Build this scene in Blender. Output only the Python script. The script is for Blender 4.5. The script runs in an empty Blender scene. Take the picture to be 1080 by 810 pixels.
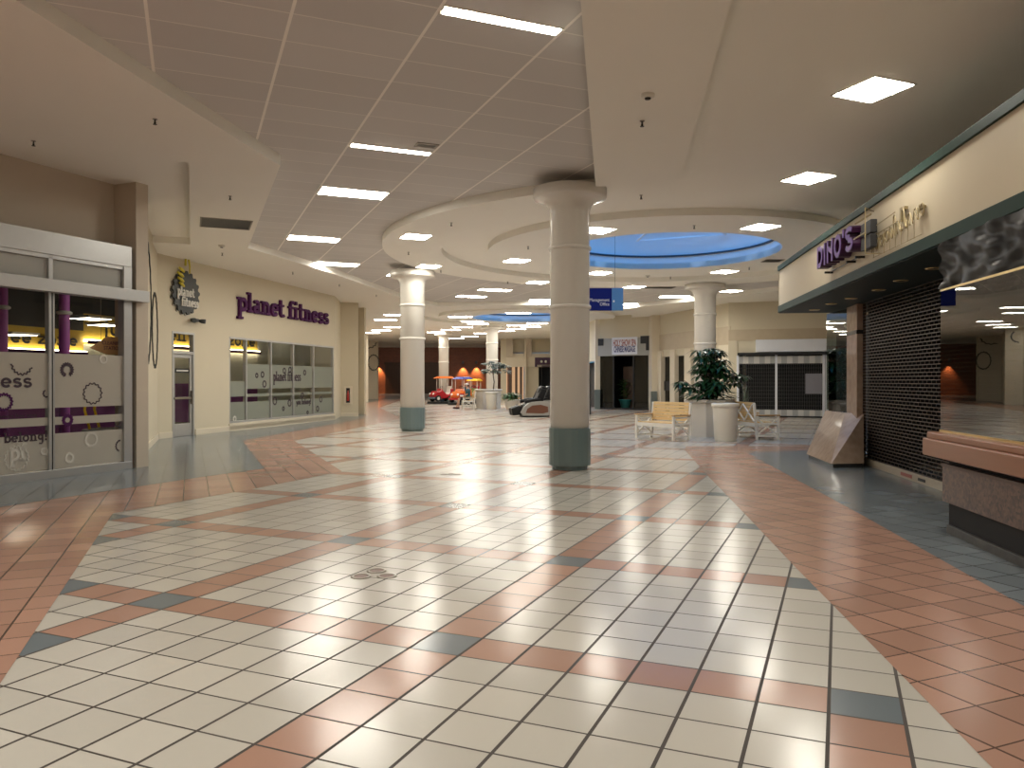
import bpy, bmesh, math, random
from math import sin, cos, pi, radians as R, atan2, sqrt, hypot
from mathutils import Vector, Matrix
random.seed(7)
SC = bpy.context.scene
COL = SC.collection
F = 815.0; HZ = 401.5; EYE = 1.47          # focal length, horizon row, eye height (1080x810 frame)
ZL = 4.66; ZT = 4.82                        # plaster soffit and tile ceiling heights
U0, V0, YAW = 7.127, -12.083, R(-22.92)     # floor tile grid (1 ft tiles) in tile units

# ------------------------------------------------------------------ helpers
def fl(x, y, z=0.0):
    Y = (EYE - z) * F / (y - HZ); return ((x - 540) * Y / F, Y)
def cl(x, y, z=ZL): return fl(x, y, z)
def zat(y, Y): return EYE - (y - HZ) * Y / F
def xat(x, Y): return (x - 540) * Y / F

class Frame:
    """A wall line: local x runs left to right as seen from the mall, local -y faces the mall."""
    def __init__(s, ox, oy, dx, dy):
        L = hypot(dx, dy); s.o = (ox, oy); s.d = (dx / L, dy / L); s.n = (-dy / L, dx / L)
        s.rz = atan2(dy, dx)
    def w(s, a, b=0.0, z=0.0):
        return (s.o[0] + a * s.d[0] + b * s.n[0], s.o[1] + a * s.d[1] + b * s.n[1], z)
    def hit(s, px, off=0.0):
        r = (px - 540) / F; ox = s.o[0] + off * s.n[0]; oy = s.o[1] + off * s.n[1]
        return (r * oy - ox) / (s.d[0] - r * s.d[1])
    def sz(s, px, py, off=0.0):
        a = s.hit(px, off); p = s.w(a, off); return a, zat(py, p[1])

def tag(o, label=None, cat=None, group=None, kind=None):
    if label: o['label'] = label
    if cat: o['category'] = cat
    if group: o['group'] = group
    if kind: o['kind'] = kind
    return o
def thing(name, label, cat, loc=(0, 0, 0), rz=0.0, group=None):
    o = bpy.data.objects.new(name, None); COL.objects.link(o)
    o.empty_display_size = 0.1; o.location = loc; o.rotation_euler = (0, 0, rz)
    return tag(o, label, cat, group)
def structure(name, loc=(0, 0, 0), rz=0.0):
    o = bpy.data.objects.new(name, None); COL.objects.link(o)
    o.empty_display_size = 0.1; o.location = loc; o.rotation_euler = (0, 0, rz); o['kind'] = 'structure'
    return o
def dup(root, loc=None, rz=None, label=None, group=None):
    def cp(o, par):
        c = o.copy(); COL.objects.link(c); c.parent = par
        for ch in o.children: cp(ch, c)
        return c
    r = cp(root, None)
    if loc is not None: r.location = loc
    if rz is not None: r.rotation_euler = (0, 0, rz)
    if label: r['label'] = label
    if group: r['group'] = group
    return r

class MB:
    def __init__(s): s.b = bmesh.new()
    def poly(s, pts, mi=0):
        f = s.b.faces.new([s.b.verts.new(p) for p in pts]); f.material_index = mi; return f
    def box(s, x0, x1, y0, y1, z0, z1, mi=0):
        v = [s.b.verts.new(p) for p in ((x0,y0,z0),(x1,y0,z0),(x1,y1,z0),(x0,y1,z0),(x0,y0,z1),(x1,y0,z1),(x1,y1,z1),(x0,y1,z1))]
        for q in ((0,3,2,1),(4,5,6,7),(0,1,5,4),(1,2,6,5),(2,3,7,6),(3,0,4,7)):
            f = s.b.faces.new([v[i] for i in q]); f.material_index = mi
        return s
    def hexa(s, a, b, mi=0):
        va = [s.b.verts.new(p) for p in a]; vb = [s.b.verts.new(p) for p in b]; n = len(va)
        fs = [s.b.faces.new(va[::-1]), s.b.faces.new(vb)]
        for i in range(n): fs.append(s.b.faces.new((va[i], va[(i+1)%n], vb[(i+1)%n], vb[i])))
        for f in fs: f.material_index = mi
        return s
    def prism(s, pts, z0, z1, mi=0):
        return s.hexa([(p[0],p[1],z0) for p in pts], [(p[0],p[1],z1) for p in pts], mi)
    def xz(s, pts, y0, y1, mi=0):            # polygon in the x-z plane, given depth
        return s.hexa([(p[0],y0,p[1]) for p in pts], [(p[0],y1,p[1]) for p in pts], mi)
    def bar(s, p, q, w, h=None, mi=0):
        h = h or w; p = Vector(p); q = Vector(q); t = (q - p).normalized()
        up = Vector((0,0,1)) if abs(t.z) < .9 else Vector((0,1,0))
        a = t.cross(up).normalized() * w / 2; b = a.cross(t).normalized() * h / 2
        return s.hexa([p-a-b, p+a-b, p+a+b, p-a+b], [q-a-b, q+a-b, q+a+b, q-a+b], mi)
    def tube(s, pts, rad, n=8, mi=0, cap=True, closed=False):
        pts = [Vector(p) for p in pts]; m = len(pts); rs = rad if isinstance(rad, (list, tuple)) else [rad]*m
        rings = []; pa = None
        for i, p in enumerate(pts):
            if closed: t = pts[(i+1)%m] - pts[i-1]
            else: t = pts[min(i+1, m-1)] - pts[max(i-1, 0)]
            t.normalize()
            if pa is None: pa = t.orthogonal().normalized()
            a = (pa - t * pa.dot(t)).normalized(); pa = a; b = t.cross(a)
            rings.append([s.b.verts.new(p + (a*cos(2*pi*k/n) + b*sin(2*pi*k/n)) * rs[i]) for k in range(n)])
        for i in range(m if closed else m-1):
            j = (i+1) % m
            for k in range(n):
                f = s.b.faces.new((rings[i][k], rings[i][(k+1)%n], rings[j][(k+1)%n], rings[j][k])); f.material_index = mi; f.smooth = True
        if cap and not closed:
            s.b.faces.new(rings[0][::-1]).material_index = mi; s.b.faces.new(rings[-1]).material_index = mi
        return s
    def lathe(s, prof, n=40, cx=0, cy=0, mi=0, smooth=True, cap=True, a0=0.0):
        rings = []
        for r, z in prof: rings.append([s.b.verts.new((cx + r*cos(a0+2*pi*k/n), cy + r*sin(a0+2*pi*k/n), z)) for k in range(n)])
        for i in range(len(rings)-1):
            for k in range(n):
                f = s.b.faces.new((rings[i][k], rings[i][(k+1)%n], rings[i+1][(k+1)%n], rings[i+1][k])); f.material_index = mi; f.smooth = smooth
        if cap:
            s.b.faces.new(rings[0][::-1]).material_index = mi; s.b.faces.new(rings[-1]).material_index = mi
        return s
    def ball(s, c, rx, ry=None, rz=None, n=12, mi=0):
        ry = ry or rx; rz = rz or rx
        m = Matrix.Translation(c) @ Matrix.Diagonal((rx, ry, rz, 1))
        r = bmesh.ops.create_uvsphere(s.b, u_segments=n, v_segments=max(6, n*2//3), radius=1, matrix=m)
        for v in r['verts']:
            for f in v.link_faces: f.smooth = True; f.material_index = mi
        return s
    def build(s, name, mat, parent=None, bevel=0.0, sub=0, loc=None, rz=None, sharp=40):
        me = bpy.data.meshes.new(name)
        bmesh.ops.recalc_face_normals(s.b, faces=s.b.faces[:])
        s.b.to_mesh(me); s.b.free()
        for m in (mat if isinstance(mat, (list, tuple)) else [mat]): me.materials.append(m)
        o = bpy.data.objects.new(name, me); COL.objects.link(o)
        if parent is not None: o.parent = parent
        if loc is not None: o.location = loc
        if rz is not None: o.rotation_euler = (0, 0, rz)
        if bevel:
            md = o.modifiers.new('bevel', 'BEVEL'); md.width = bevel; md.segments = 2; md.limit_method = 'ANGLE'; md.angle_limit = R(35)
        if sub:
            md = o.modifiers.new('sub', 'SUBSURF'); md.levels = sub; md.render_levels = sub
        return o

def slab(outer, holes, z0, z1, mb=None, mi=0):
    """Flat ceiling slab with holes: its underside at z0 and the risers of every loop up to z1."""
    mb = mb or MB(); b = mb.b; edges = []; loops = []
    for lp in [outer] + holes:
        vs = [b.verts.new((p[0], p[1], z0)) for p in lp]; loops.append(vs)
        for i in range(len(vs)): edges.append(b.edges.new((vs[i], vs[(i+1) % len(vs)])))
    r = bmesh.ops.triangle_fill(b, edges=edges, use_beauty=True, use_dissolve=False, normal=(0, 0, -1))
    for g in r['geom']:
        if isinstance(g, bmesh.types.BMFace): g.material_index = mi
    for vs in loops:
        up = [b.verts.new((v.co.x, v.co.y, z1)) for v in vs]; n = len(vs)
        for i in range(n):
            f = b.faces.new((vs[i], vs[(i+1)%n], up[(i+1)%n], up[i])); f.material_index = mi
    return mb
def circ(c, r, n=72, a0=0.0, a1=2*pi):
    return [(c[0] + r*cos(a0+(a1-a0)*k/n), c[1] + r*sin(a0+(a1-a0)*k/n)) for k in range(n)]
def struct(name, mb, mat, **kw):
    o = mb.build(name, mat, **kw); o['kind'] = 'structure'; return o

# ------------------------------------------------------------------ materials
class NT:
    def __init__(s, name):
        s.m = bpy.data.materials.new(name); s.m.use_nodes = True; s.t = s.m.node_tree
        s.p = s.t.nodes['Principled BSDF']; s.out = s.t.nodes['Material Output']
    def n(s, typ, **kw):
        nd = s.t.nodes.new(typ)
        for k, v in kw.items(): setattr(nd, k, v)
        return nd
    def set(s, sock, v):
        if isinstance(v, bpy.types.NodeSocket): s.t.links.new(v, sock)
        elif v is not None: sock.default_value = v
    def math(s, op, a, b=None, c=None):
        nd = s.n('ShaderNodeMath', operation=op); s.set(nd.inputs[0], a); s.set(nd.inputs[1], b)
        if c is not None: s.set(nd.inputs[2], c)
        return nd.outputs[0]
    def mix(s, f, a, b):
        nd = s.n('ShaderNodeMix', data_type='RGBA'); s.set(nd.inputs[0], f)
        s.set(nd.inputs[6], a if isinstance(a, bpy.types.NodeSocket) else (*a, 1)); s.set(nd.inputs[7], b if isinstance(b, bpy.types.NodeSocket) else (*b, 1))
        return nd.outputs[2]
    def pos(s, obj=False):
        sp = s.n('ShaderNodeSeparateXYZ')
        src = s.n('ShaderNodeTexCoord').outputs['Object'] if obj else s.n('ShaderNodeNewGeometry').outputs['Position']
        s.t.links.new(src, sp.inputs[0]); return sp.outputs
    def noise(s, scale, detail=3, obj=False):
        nd = s.n('ShaderNodeTexNoise'); nd.inputs['Scale'].default_value = scale; nd.inputs['Detail'].default_value = detail
        src = s.n('ShaderNodeTexCoord').outputs['Object'] if obj else s.n('ShaderNodeNewGeometry').outputs['Position']
        s.t.links.new(src, nd.inputs['Vector']); return nd.outputs['Fac']
    def rot(s, X, Y, ux, uy, off, sc):          # (X*ux + Y*uy)/sc + off
        return s.math('ADD', s.math('ADD', s.math('MULTIPLY', X, ux/sc), s.math('MULTIPLY', Y, uy/sc)), off)
    def base(s, v): s.set(s.p.inputs['Base Color'], v if isinstance(v, bpy.types.NodeSocket) else (*v, 1))

def mat(name, col, rough=.6, metal=0.0, var=.06, scale=3.0, spec=None, bump=0.0, bscale=40):
    t = NT(name); d = tuple(max(0, c*(1-var)) for c in col); l = tuple(min(1, c*(1+var)) for c in col)
    t.base(t.mix(t.noise(scale, obj=True), d, l))
    t.p.inputs['Roughness'].default_value = rough; t.p.inputs['Metallic'].default_value = metal
    if spec is not None: t.p.inputs['Specular IOR Level'].default_value = spec
    if bump:
        b = t.n('ShaderNodeBump'); b.inputs['Strength'].default_value = bump; b.inputs['Distance'].default_value = .01
        t.t.links.new(t.noise(bscale, obj=True), b.inputs['Height']); t.t.links.new(b.outputs[0], t.p.inputs['Normal'])
    return t.m
def emit(name, col, st, base=(.8,.8,.78)):
    t = NT(name); t.base(base); t.m.cycles.emission_sampling = 'FRONT' if st > 5 else 'NONE'; t.p.inputs['Emission Color'].default_value = (*col, 1); t.p.inputs['Emission Strength'].default_value = st
    return t.m
def glass(name, ior=1.5, tint=(1,1,1), rough=0.0, k=1.0):
    t = NT(name); tr = t.n('ShaderNodeBsdfTransparent'); tr.inputs[0].default_value = (*tint, 1)
    gl = t.n('ShaderNodeBsdfGlossy'); gl.inputs['Roughness'].default_value = rough
    fr = t.n('ShaderNodeFresnel'); fr.inputs[0].default_value = ior
    mx = t.n('ShaderNodeMixShader'); bf = t.n('ShaderNodeNewGeometry').outputs['Backfacing']; t.set(mx.inputs[0], t.math('MULTIPLY', fr.outputs[0], t.math('SUBTRACT', k, t.math('MULTIPLY', bf, k))))
    t.t.links.new(tr.outputs[0], mx.inputs[1]); t.t.links.new(gl.outputs[0], mx.inputs[2]); t.t.links.new(mx.outputs[0], t.out.inputs[0])
    return t.m
def film(name, col, op):
    t = NT(name); tr = t.n('ShaderNodeBsdfTransparent'); df = t.n('ShaderNodeBsdfDiffuse'); tl = t.n('ShaderNodeBsdfTranslucent')
    df.inputs[0].default_value = (*col, 1); tl.inputs[0].default_value = (*col, 1)
    m1 = t.n('ShaderNodeMixShader'); m1.inputs[0].default_value = .45; m2 = t.n('ShaderNodeMixShader'); m2.inputs[0].default_value = op
    t.t.links.new(df.outputs[0], m1.inputs[1]); t.t.links.new(tl.outputs[0], m1.inputs[2])
    t.t.links.new(tr.outputs[0], m2.inputs[1]); t.t.links.new(m1.outputs[0], m2.inputs[2]); t.t.links.new(m2.outputs[0], t.out.inputs[0])
    return t.m

M = {}
def gridlines(t, a, w):                      # 1 on a joint line of the unit grid coordinate a
    f = t.math('FRACT', a); d = t.math('MINIMUM', f, t.math('SUBTRACT', 1.0, f))
    return t.math('LESS_THAN', d, w)
def stripe(t, a, per=7.0):
    return t.math('LESS_THAN', t.math('FLOORED_MODULO', a, per), 1.0)
def AND(t, a, b): return t.math('MULTIPLY', a, b)
def OR(t, a, b): return t.math('MAXIMUM', a, b)

# floor tiles: cream field on the diagonal with a red lattice and blue crossings
WHITE_T = (.565, .54, .485); RED_T = (.43, .25, .185); BLUE_T = (.165, .195, .215); GROUT = (.05, .04, .034)
def tile_finish(t, joint, cell):
    wn = t.n('ShaderNodeTexWhiteNoise', noise_dimensions='3D'); t.set(wn.inputs['Vector'], cell)
    return wn.outputs['Value']
def floor_field():
    t = NT('cream floor tile'); X, Y, Z = t.pos()
    cw, sw = cos(YAW), sin(YAW)
    # tile axes: R = (cos, -sin), F = (sin, cos) in (u, v)
    u = t.rot(X, Y, cos(YAW), sin(YAW), U0, .3051); v = t.rot(X, Y, -sin(YAW), cos(YAW), V0, .3051)
    su = stripe(t, u); sv = stripe(t, v)
    cut = t.math('SUBTRACT', 1.0, AND(t, t.math('GREATER_THAN', u, 6.9), AND(t, t.math('GREATER_THAN', v, 1.0), t.math('LESS_THAN', v, 20.0))))
    su = AND(t, su, cut); sv = AND(t, sv, t.math('SUBTRACT', 1.0, AND(t, t.math('GREATER_THAN', u, 8.0), t.math('LESS_THAN', v, 2.0))))
    blue = AND(t, su, sv)
    def one(a, b):                            # a single blue tile where a stripe runs out
        return AND(t, AND(t, t.math('GREATER_THAN', u, a), t.math('LESS_THAN', u, a+1)), AND(t, t.math('GREATER_THAN', v, b), t.math('LESS_THAN', v, b+1)))
    for a, b in ((6,7),(4,14),(2,21),(-10,0),(-7,-3),(-14,4),(-17,7)): blue = OR(t, blue, one(a, b))
    red = OR(t, su, sv)
    fu = t.math('FLOOR', u); fv = t.math('FLOOR', v)
    cx = t.n('ShaderNodeCombineXYZ'); t.set(cx.inputs[0], fu); t.set(cx.inputs[1], fv)
    wn = tile_finish(t, None, cx.outputs[0])
    w = t.mix(wn, tuple(c*.93 for c in WHITE_T), tuple(c*1.05 for c in WHITE_T))
    r = t.mix(wn, tuple(c*.9 for c in RED_T), tuple(c*1.12 for c in RED_T))
    c = t.mix(red, w, r); c = t.mix(blue, c, BLUE_T)
    g = OR(t, gridlines(t, u, .027), gridlines(t, v, .018)); c = t.mix(g, c, GROUT)
    t.base(c); t.set(t.p.inputs['Roughness'], t.math('ADD', t.math('MULTIPLY', g, .45), t.math('ADD', .165, t.math('MULTIPLY', t.noise(.6), .05))))
    b = t.n('ShaderNodeBump'); b.inputs['Strength'].default_value = .12; b.inputs['Distance'].default_value = .002
    t.set(b.inputs['Height'], t.math('MULTIPLY', g, -1.0)); t.t.links.new(b.outputs[0], t.p.inputs['Normal'])
    return t.m
CE, SE = cos(R(22.6)), sin(R(22.6))
def floor_border(name, col, jf=.24):
    t = NT(name); X, Y, Z = t.pos()
    e = t.rot(X, Y, CE, SE, .27, .3051); g = t.rot(X, Y, -SE, CE, .1, .3051)
    cx = t.n('ShaderNodeCombineXYZ'); t.set(cx.inputs[0], t.math('FLOOR', e)); t.set(cx.inputs[1], t.math('FLOOR', g))
    wn = tile_finish(t, None, cx.outputs[0]); c = t.mix(wn, tuple(q*.86 for q in col), tuple(q*1.12 for q in col))
    gr = OR(t, gridlines(t, e, .022), gridlines(t, g, .015)); c = t.mix(gr, c, tuple(q*jf for q in col)); t.base(c)
    t.set(t.p.inputs['Roughness'], t.math('ADD', .18, t.math('MULTIPLY', t.noise(.6), .05)))
    b = t.n('ShaderNodeBump'); b.inputs['Strength'].default_value = .12; b.inputs['Distance'].default_value = .002
    t.set(b.inputs['Height'], t.math('MULTIPLY', gr, -1.0)); t.t.links.new(b.outputs[0], t.p.inputs['Normal'])
    return t.m
def ceil_tile():
    t = NT('grey ceiling tile'); X, Y, Z = t.pos()
    ox, oy = -.65, 6.97
    e = t.rot(X, Y, CE, SE, -(ox*CE+oy*SE)/1.22, 1.22); g = t.rot(X, Y, -SE, CE, -(-ox*SE+oy*CE)/.61, .61)
    cx = t.n('ShaderNodeCombineXYZ'); t.set(cx.inputs[0], t.math('FLOOR', e)); t.set(cx.inputs[1], t.math('FLOOR', g))
    wn = tile_finish(t, None, cx.outputs[0])
    c = t.mix(wn, (.60,.585,.57), (.65,.635,.62))
    ge = gridlines(t, e, .013); gg = gridlines(t, g, .016)
    c = t.mix(gg, c, (.80,.78,.74)); c = t.mix(ge, c, (.93,.90,.85))
    t.base(c); t.p.inputs['Roughness'].default_value = .8
    return t.m
def brick(name, c1, c2, mort, sx=.2, sz=.07, obj=True):
    t = NT(name); br = t.n('ShaderNodeTexBrick'); tc = t.n('ShaderNodeTexCoord'); mp = t.n('ShaderNodeMapping')
    mp.inputs['Rotation'].default_value = (R(90), 0, 0); t.t.links.new(tc.outputs['Object'], mp.inputs[0]); t.t.links.new(mp.outputs[0], br.inputs['Vector'])
    br.inputs['Color1'].default_value = (*c1,1); br.inputs['Color2'].default_value = (*c2,1); br.inputs['Mortar'].default_value = (*mort,1)
    br.inputs['Scale'].default_value = 1.0; br.inputs['Brick Width'].default_value = sx; br.inputs['Row Height'].default_value = sz; br.inputs['Mortar Size'].default_value = min(sx,sz)*.08
    t.t.links.new(br.outputs['Color'], t.p.inputs['Base Color']); t.p.inputs['Roughness'].default_value = .75
    return t.m
def stone(name, a, b, scale=4, rough=.2):
    t = NT(name); n1 = t.noise(scale, 8, True); vo = t.n('ShaderNodeTexVoronoi'); vo.inputs['Scale'].default_value = scale*3
    t.t.links.new(t.n('ShaderNodeTexCoord').outputs['Object'], vo.inputs['Vector'])
    f = t.math('MULTIPLY', t.math('ADD', n1, t.math('MULTIPLY', vo.outputs[0], .35)), .85); t.base(t.mix(f, a, b)); t.p.inputs['Roughness'].default_value = rough
    return t.m
def wood(name, a, b, rough=.4, axis=0, sc=14):
    t = NT(name); tc = t.n('ShaderNodeTexCoord'); mp = t.n('ShaderNodeMapping'); s = [sc]*3; s[axis] = sc*.06
    mp.inputs['Scale'].default_value = s; t.t.links.new(tc.outputs['Object'], mp.inputs[0])
    nz = t.n('ShaderNodeTexNoise'); nz.inputs['Scale'].default_value = 1.0; nz.inputs['Detail'].default_value = 5; t.t.links.new(mp.outputs[0], nz.inputs['Vector'])
    t.base(t.mix(nz.outputs['Fac'], a, b)); t.p.inputs['Roughness'].default_value = rough
    return t.m
def mosaic():
    t = NT('brown mosaic tile'); vo = t.n('ShaderNodeTexVoronoi'); vo.inputs['Scale'].default_value = 38
    t.t.links.new(t.n('ShaderNodeTexCoord').outputs['Object'], vo.inputs['Vector'])
    sp = t.n('ShaderNodeSeparateColor'); t.t.links.new(vo.outputs['Color'], sp.inputs[0])
    c = t.mix(sp.outputs[0], (.03,.015,.011), (.135,.066,.042)); t.base(c); t.p.inputs['Roughness'].default_value = .35
    return t.m
def ribbed(name, a, b, per, duty=.5, rough=.5):
    t = NT(name); x = t.pos(True)[0]; f = t.math('FRACT', t.math('MULTIPLY', x, 1/per)); t.base(t.mix(t.math('LESS_THAN', f, duty), a, b)); t.p.inputs['Roughness'].default_value = rough
    return t.m

M['field'] = floor_field(); M['red'] = floor_border('red border tile', RED_T); M['blue'] = floor_border('blue grey border tile', (.185,.215,.235), .08)
M['ctile'] = ceil_tile()
M['soffit'] = mat('painted plaster soffit', (.88,.86,.79), .75, var=.02, scale=1)
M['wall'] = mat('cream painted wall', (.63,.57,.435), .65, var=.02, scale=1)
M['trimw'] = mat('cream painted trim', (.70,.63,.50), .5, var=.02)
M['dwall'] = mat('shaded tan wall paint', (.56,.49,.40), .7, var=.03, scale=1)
M['fasc'] = mat('fascia paint', (.56,.48,.345), .6, var=.02, scale=1)
M['green'] = mat('dark green enamel', (.012,.036,.027), .5, spec=.12)
M['dgreen'] = mat('dark green canopy paint', (.014,.024,.022), .5, spec=.2)
M['colw'] = mat('white gloss column paint', (.72,.69,.63), .22, var=.02)
M['teal'] = mat('blue green column base', (.135,.185,.185), .28, var=.05)
M['alum'] = mat('brushed aluminium', (.52,.52,.51), .4, .6, var=.04)
M['alumd'] = mat('dark anodised aluminium', (.12,.12,.12), .4, .6)
M['black'] = mat('black gasket', (.012,.012,.013), .5)
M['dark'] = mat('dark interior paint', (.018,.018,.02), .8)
M['glass'] = glass('clear glazing', 1.35)
M['shopglass'] = glass('display window glass', 2.35, (.5,.55,.5))
M['gglass'] = glass('grey tinted glazing', 1.6, (.35,.4,.38))
M['frost'] = film('frosted vinyl film', (.74,.71,.64), .88)
M['frost2'] = film('pale frosted vinyl film', (.47,.50,.44), .84)
M['transom'] = film('frosted transom glass', (.76,.77,.74), .95)
M['purple'] = mat('purple enamel', (.075,.013,.085), .6, spec=.2)
M['purplep'] = mat('purple wall paint', (.15,.03,.14), .6)
M['pink'] = mat('magenta column paint', (.42,.10,.40), .5)
M['yellow'] = mat('yellow wall paint', (.46,.31,.035), .6)
M['gymwall'] = mat('grey green gym wall', (.42,.42,.34), .7)
M['yel2'] = mat('yellow hand sign', (.62,.52,.05), .5)
M['charcoal'] = mat('charcoal sign face', (.045,.05,.05), .5)
M['signw'] = mat('white sign lettering', (.72,.70,.64), .5)
M['gearline'] = mat('dark vinyl line', (.05,.03,.045), .5)
M['gearlight'] = mat('pale vinyl line', (.66,.64,.58), .5)
M['lamp'] = emit('fluorescent diffuser', (1.0,.955,.845), 20.0)
M['lamp2'] = emit('recessed panel diffuser', (1.0,.955,.845), 15.0)
M['lamp3'] = emit('square panel diffuser', (1.0,.955,.845), 25.0)
M['lamprim'] = mat('white lamp rim', (.7,.67,.6), .4)
M['strip'] = emit('cove strip lamp', (1.0,.86,.58), 6.5)
M['gymlamp'] = emit('gym ceiling lamp', (1.0,.92,.75), 9.0)
M['bluelit'] = emit('blue screen', (.25,.3,1.0), 2.5)
M['brick'] = brick('red brick', (.22,.085,.05), (.16,.06,.04), (.20,.13,.10), .21, .075)
M['brown'] = mat('brown grille metal', (.10,.065,.05), .45, .5)
M['bronze'] = mat('bronze shutter slat', (.085,.066,.052), .45, .5)
M['rail'] = mat('cream shutter rail', (.42,.36,.27), .4)
M['marble'] = stone('pink beige marble', (.25,.165,.12), (.56,.43,.33), 3, .1)
M['travert'] = stone('travertine slabs', (.44,.36,.25), (.56,.47,.34), 1.5, .4)
M['blackstone'] = stone('black stone', (.012,.012,.013), (.045,.045,.045), 10, .2)
M['kick'] = stone('dark kick stone', (.03,.03,.03), (.10,.095,.09), 8, .5)
M['ledge'] = wood('reddish wood ledge', (.20,.075,.03), (.31,.132,.062), .3, 0, 16)
M['slat'] = wood('yellow pine slat', (.60,.38,.145), (.74,.53,.26), .4, 0, 18)
M['arm'] = wood('oiled wood arm', (.38,.22,.09), (.50,.31,.14), .4, 0, 18)
M['benchw'] = mat('white bench paint', (.74,.71,.64), .4)
M['plant1'] = mat('dark glossy leaf', (.015,.055,.02), .28, var=.4, scale=20)
M['plant2'] = mat('mid green leaf', (.05,.12,.03), .35, var=.4, scale=20)
M['plant3'] = mat('grey green leaf', (.075,.105,.08), .4, var=.3, scale=20)
M['stem'] = mat('brown stem', (.11,.075,.045), .7)
M['soil'] = mat('dark soil', (.025,.018,.012), .9)
M['planter'] = mat('off white fibreglass planter', (.60,.56,.50), .45, var=.05)
M['pot'] = mat('cream planter shell', (.72,.67,.57), .35, var=.03)
M['tarp'] = mat('black plastic sheeting', (.010,.010,.011), .36, spec=.2)
M['mosaic'] = mosaic()
M['gold'] = mat('brass edge trim', (.60,.45,.20), .3, .8)
M['skyw'] = mat('white skylight lining', (.80,.82,.84), .6, var=.02)
M['skyd'] = mat('dark skylight curb', (.03,.06,.10), .5)
M['navy'] = mat('navy sign face', (.003,.010,.13), .6, spec=.15)
M['ltblue'] = mat('light blue sign face', (.06,.20,.42), .35)
M['leather'] = mat('black leather', (.010,.010,.011), .38, bump=.3, spec=.25)
M['silver'] = mat('silver plastic', (.38,.37,.35), .3, .3)
M['chairbrown'] = mat('brown leather', (.15,.06,.035), .4)
M['chrome'] = mat('chrome', (.7,.7,.7), .12, 1.0)
M['steel'] = mat('dull steel', (.33,.30,.26), .35, .9)
M['spr'] = mat('dark sprinkler metal', (.03,.028,.025), .4, .6)
M['skin'] = mat('skin', (.50,.27,.18), .5)
M['teeth'] = mat('teal shirt', (.035,.10,.12), .8)
M['shorts'] = mat('dark shorts', (.02,.02,.025), .8)
M['shoe'] = mat('dark maroon shoe', (.05,.012,.015), .5)
M['cap'] = mat('pale cap', (.66,.63,.58), .8)
M['hair'] = mat('dark hair', (.03,.02,.015), .6)
M['orange'] = mat('orange gloss plastic', (.62,.13,.02), .25)
M['redp'] = mat('red gloss plastic', (.36,.015,.02), .25)
M['whitep'] = mat('white gloss plastic', (.75,.72,.66), .25)
M['bluep'] = mat('blue gloss plastic', (.02,.06,.32), .25)
M['yelp'] = mat('yellow gloss plastic', (.72,.47,.02), .3)
M['greenp'] = mat('olive gloss plastic', (.12,.15,.03), .35)
M['slate'] = mat('slate blue plastic', (.05,.09,.13), .3)
M['rubber'] = mat('black rubber', (.012,.012,.012), .6)
M['peach'] = emit('lit shop interior', (1.0,.60,.32), .28, (.6,.4,.25))
M['greyband'] = mat('grey shop fascia', (.36,.36,.33), .5)
M['greytile'] = mat('grey green wall tile', (.15,.185,.185), .3)
M['bluewhite'] = mat('white sign panel', (.76,.79,.86), .4)
M['redtext'] = mat('red lettering', (.34,.10,.08), .5)
M['bluetext'] = mat('blue lettering', (.09,.10,.24), .5)
M['purplel'] = emit('purple letter face', (.30,.14,.55), .04, (.17,.085,.31))
M['purpled'] = mat('dark purple letter side', (.05,.012,.05), .4)
M['tubing'] = mat('tarnished tubing', (.30,.235,.12), .45, .4)
M['ghost'] = ribbed('pale ribbed grille band', (.62,.62,.60), (.40,.41,.42), .42, .5)
M['carpet'] = mat('dark gym carpet', (.03,.022,.03), .9)
M['teal2'] = mat('teal glazed pot', (.02,.16,.15), .3)
M['red2'] = mat('extinguisher red', (.42,.02,.015), .3)

# ------------------------------------------------------------------ text helpers
def text_mesh(body, size, name, m, parent, loc, depth=.01, align='CENTER', rot=(R(90), 0, 0), bold=0.0, sx=1.0):
    cu = bpy.data.curves.new(name, 'FONT'); cu.body = body; cu.size = size; cu.extrude = depth; cu.offset = bold
    cu.align_x = align; cu.align_y = 'BOTTOM_BASELINE' if False else 'CENTER'; cu.resolution_u = 3
    o = bpy.data.objects.new(name, cu); COL.objects.link(o)
    dg = bpy.context.evaluated_depsgraph_get(); me = bpy.data.meshes.new_from_object(o.evaluated_get(dg)); me.name = name
    bpy.data.objects.remove(o); bpy.data.curves.remove(cu)
    me.materials.clear(); me.materials.append(m)
    t = bpy.data.objects.new(name, me); COL.objects.link(t); t.parent = parent; t.location = loc; t.rotation_euler = rot; t.scale = (sx, 1, 1)
    return t
def ell(cx, cy, rx, ry, a0, a1, n=16): return [(cx + rx*cos(R(a0+(a1-a0)*k/n)), cy + ry*sin(R(a0+(a1-a0)*k/n))) for k in range(n+1)]
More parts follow.
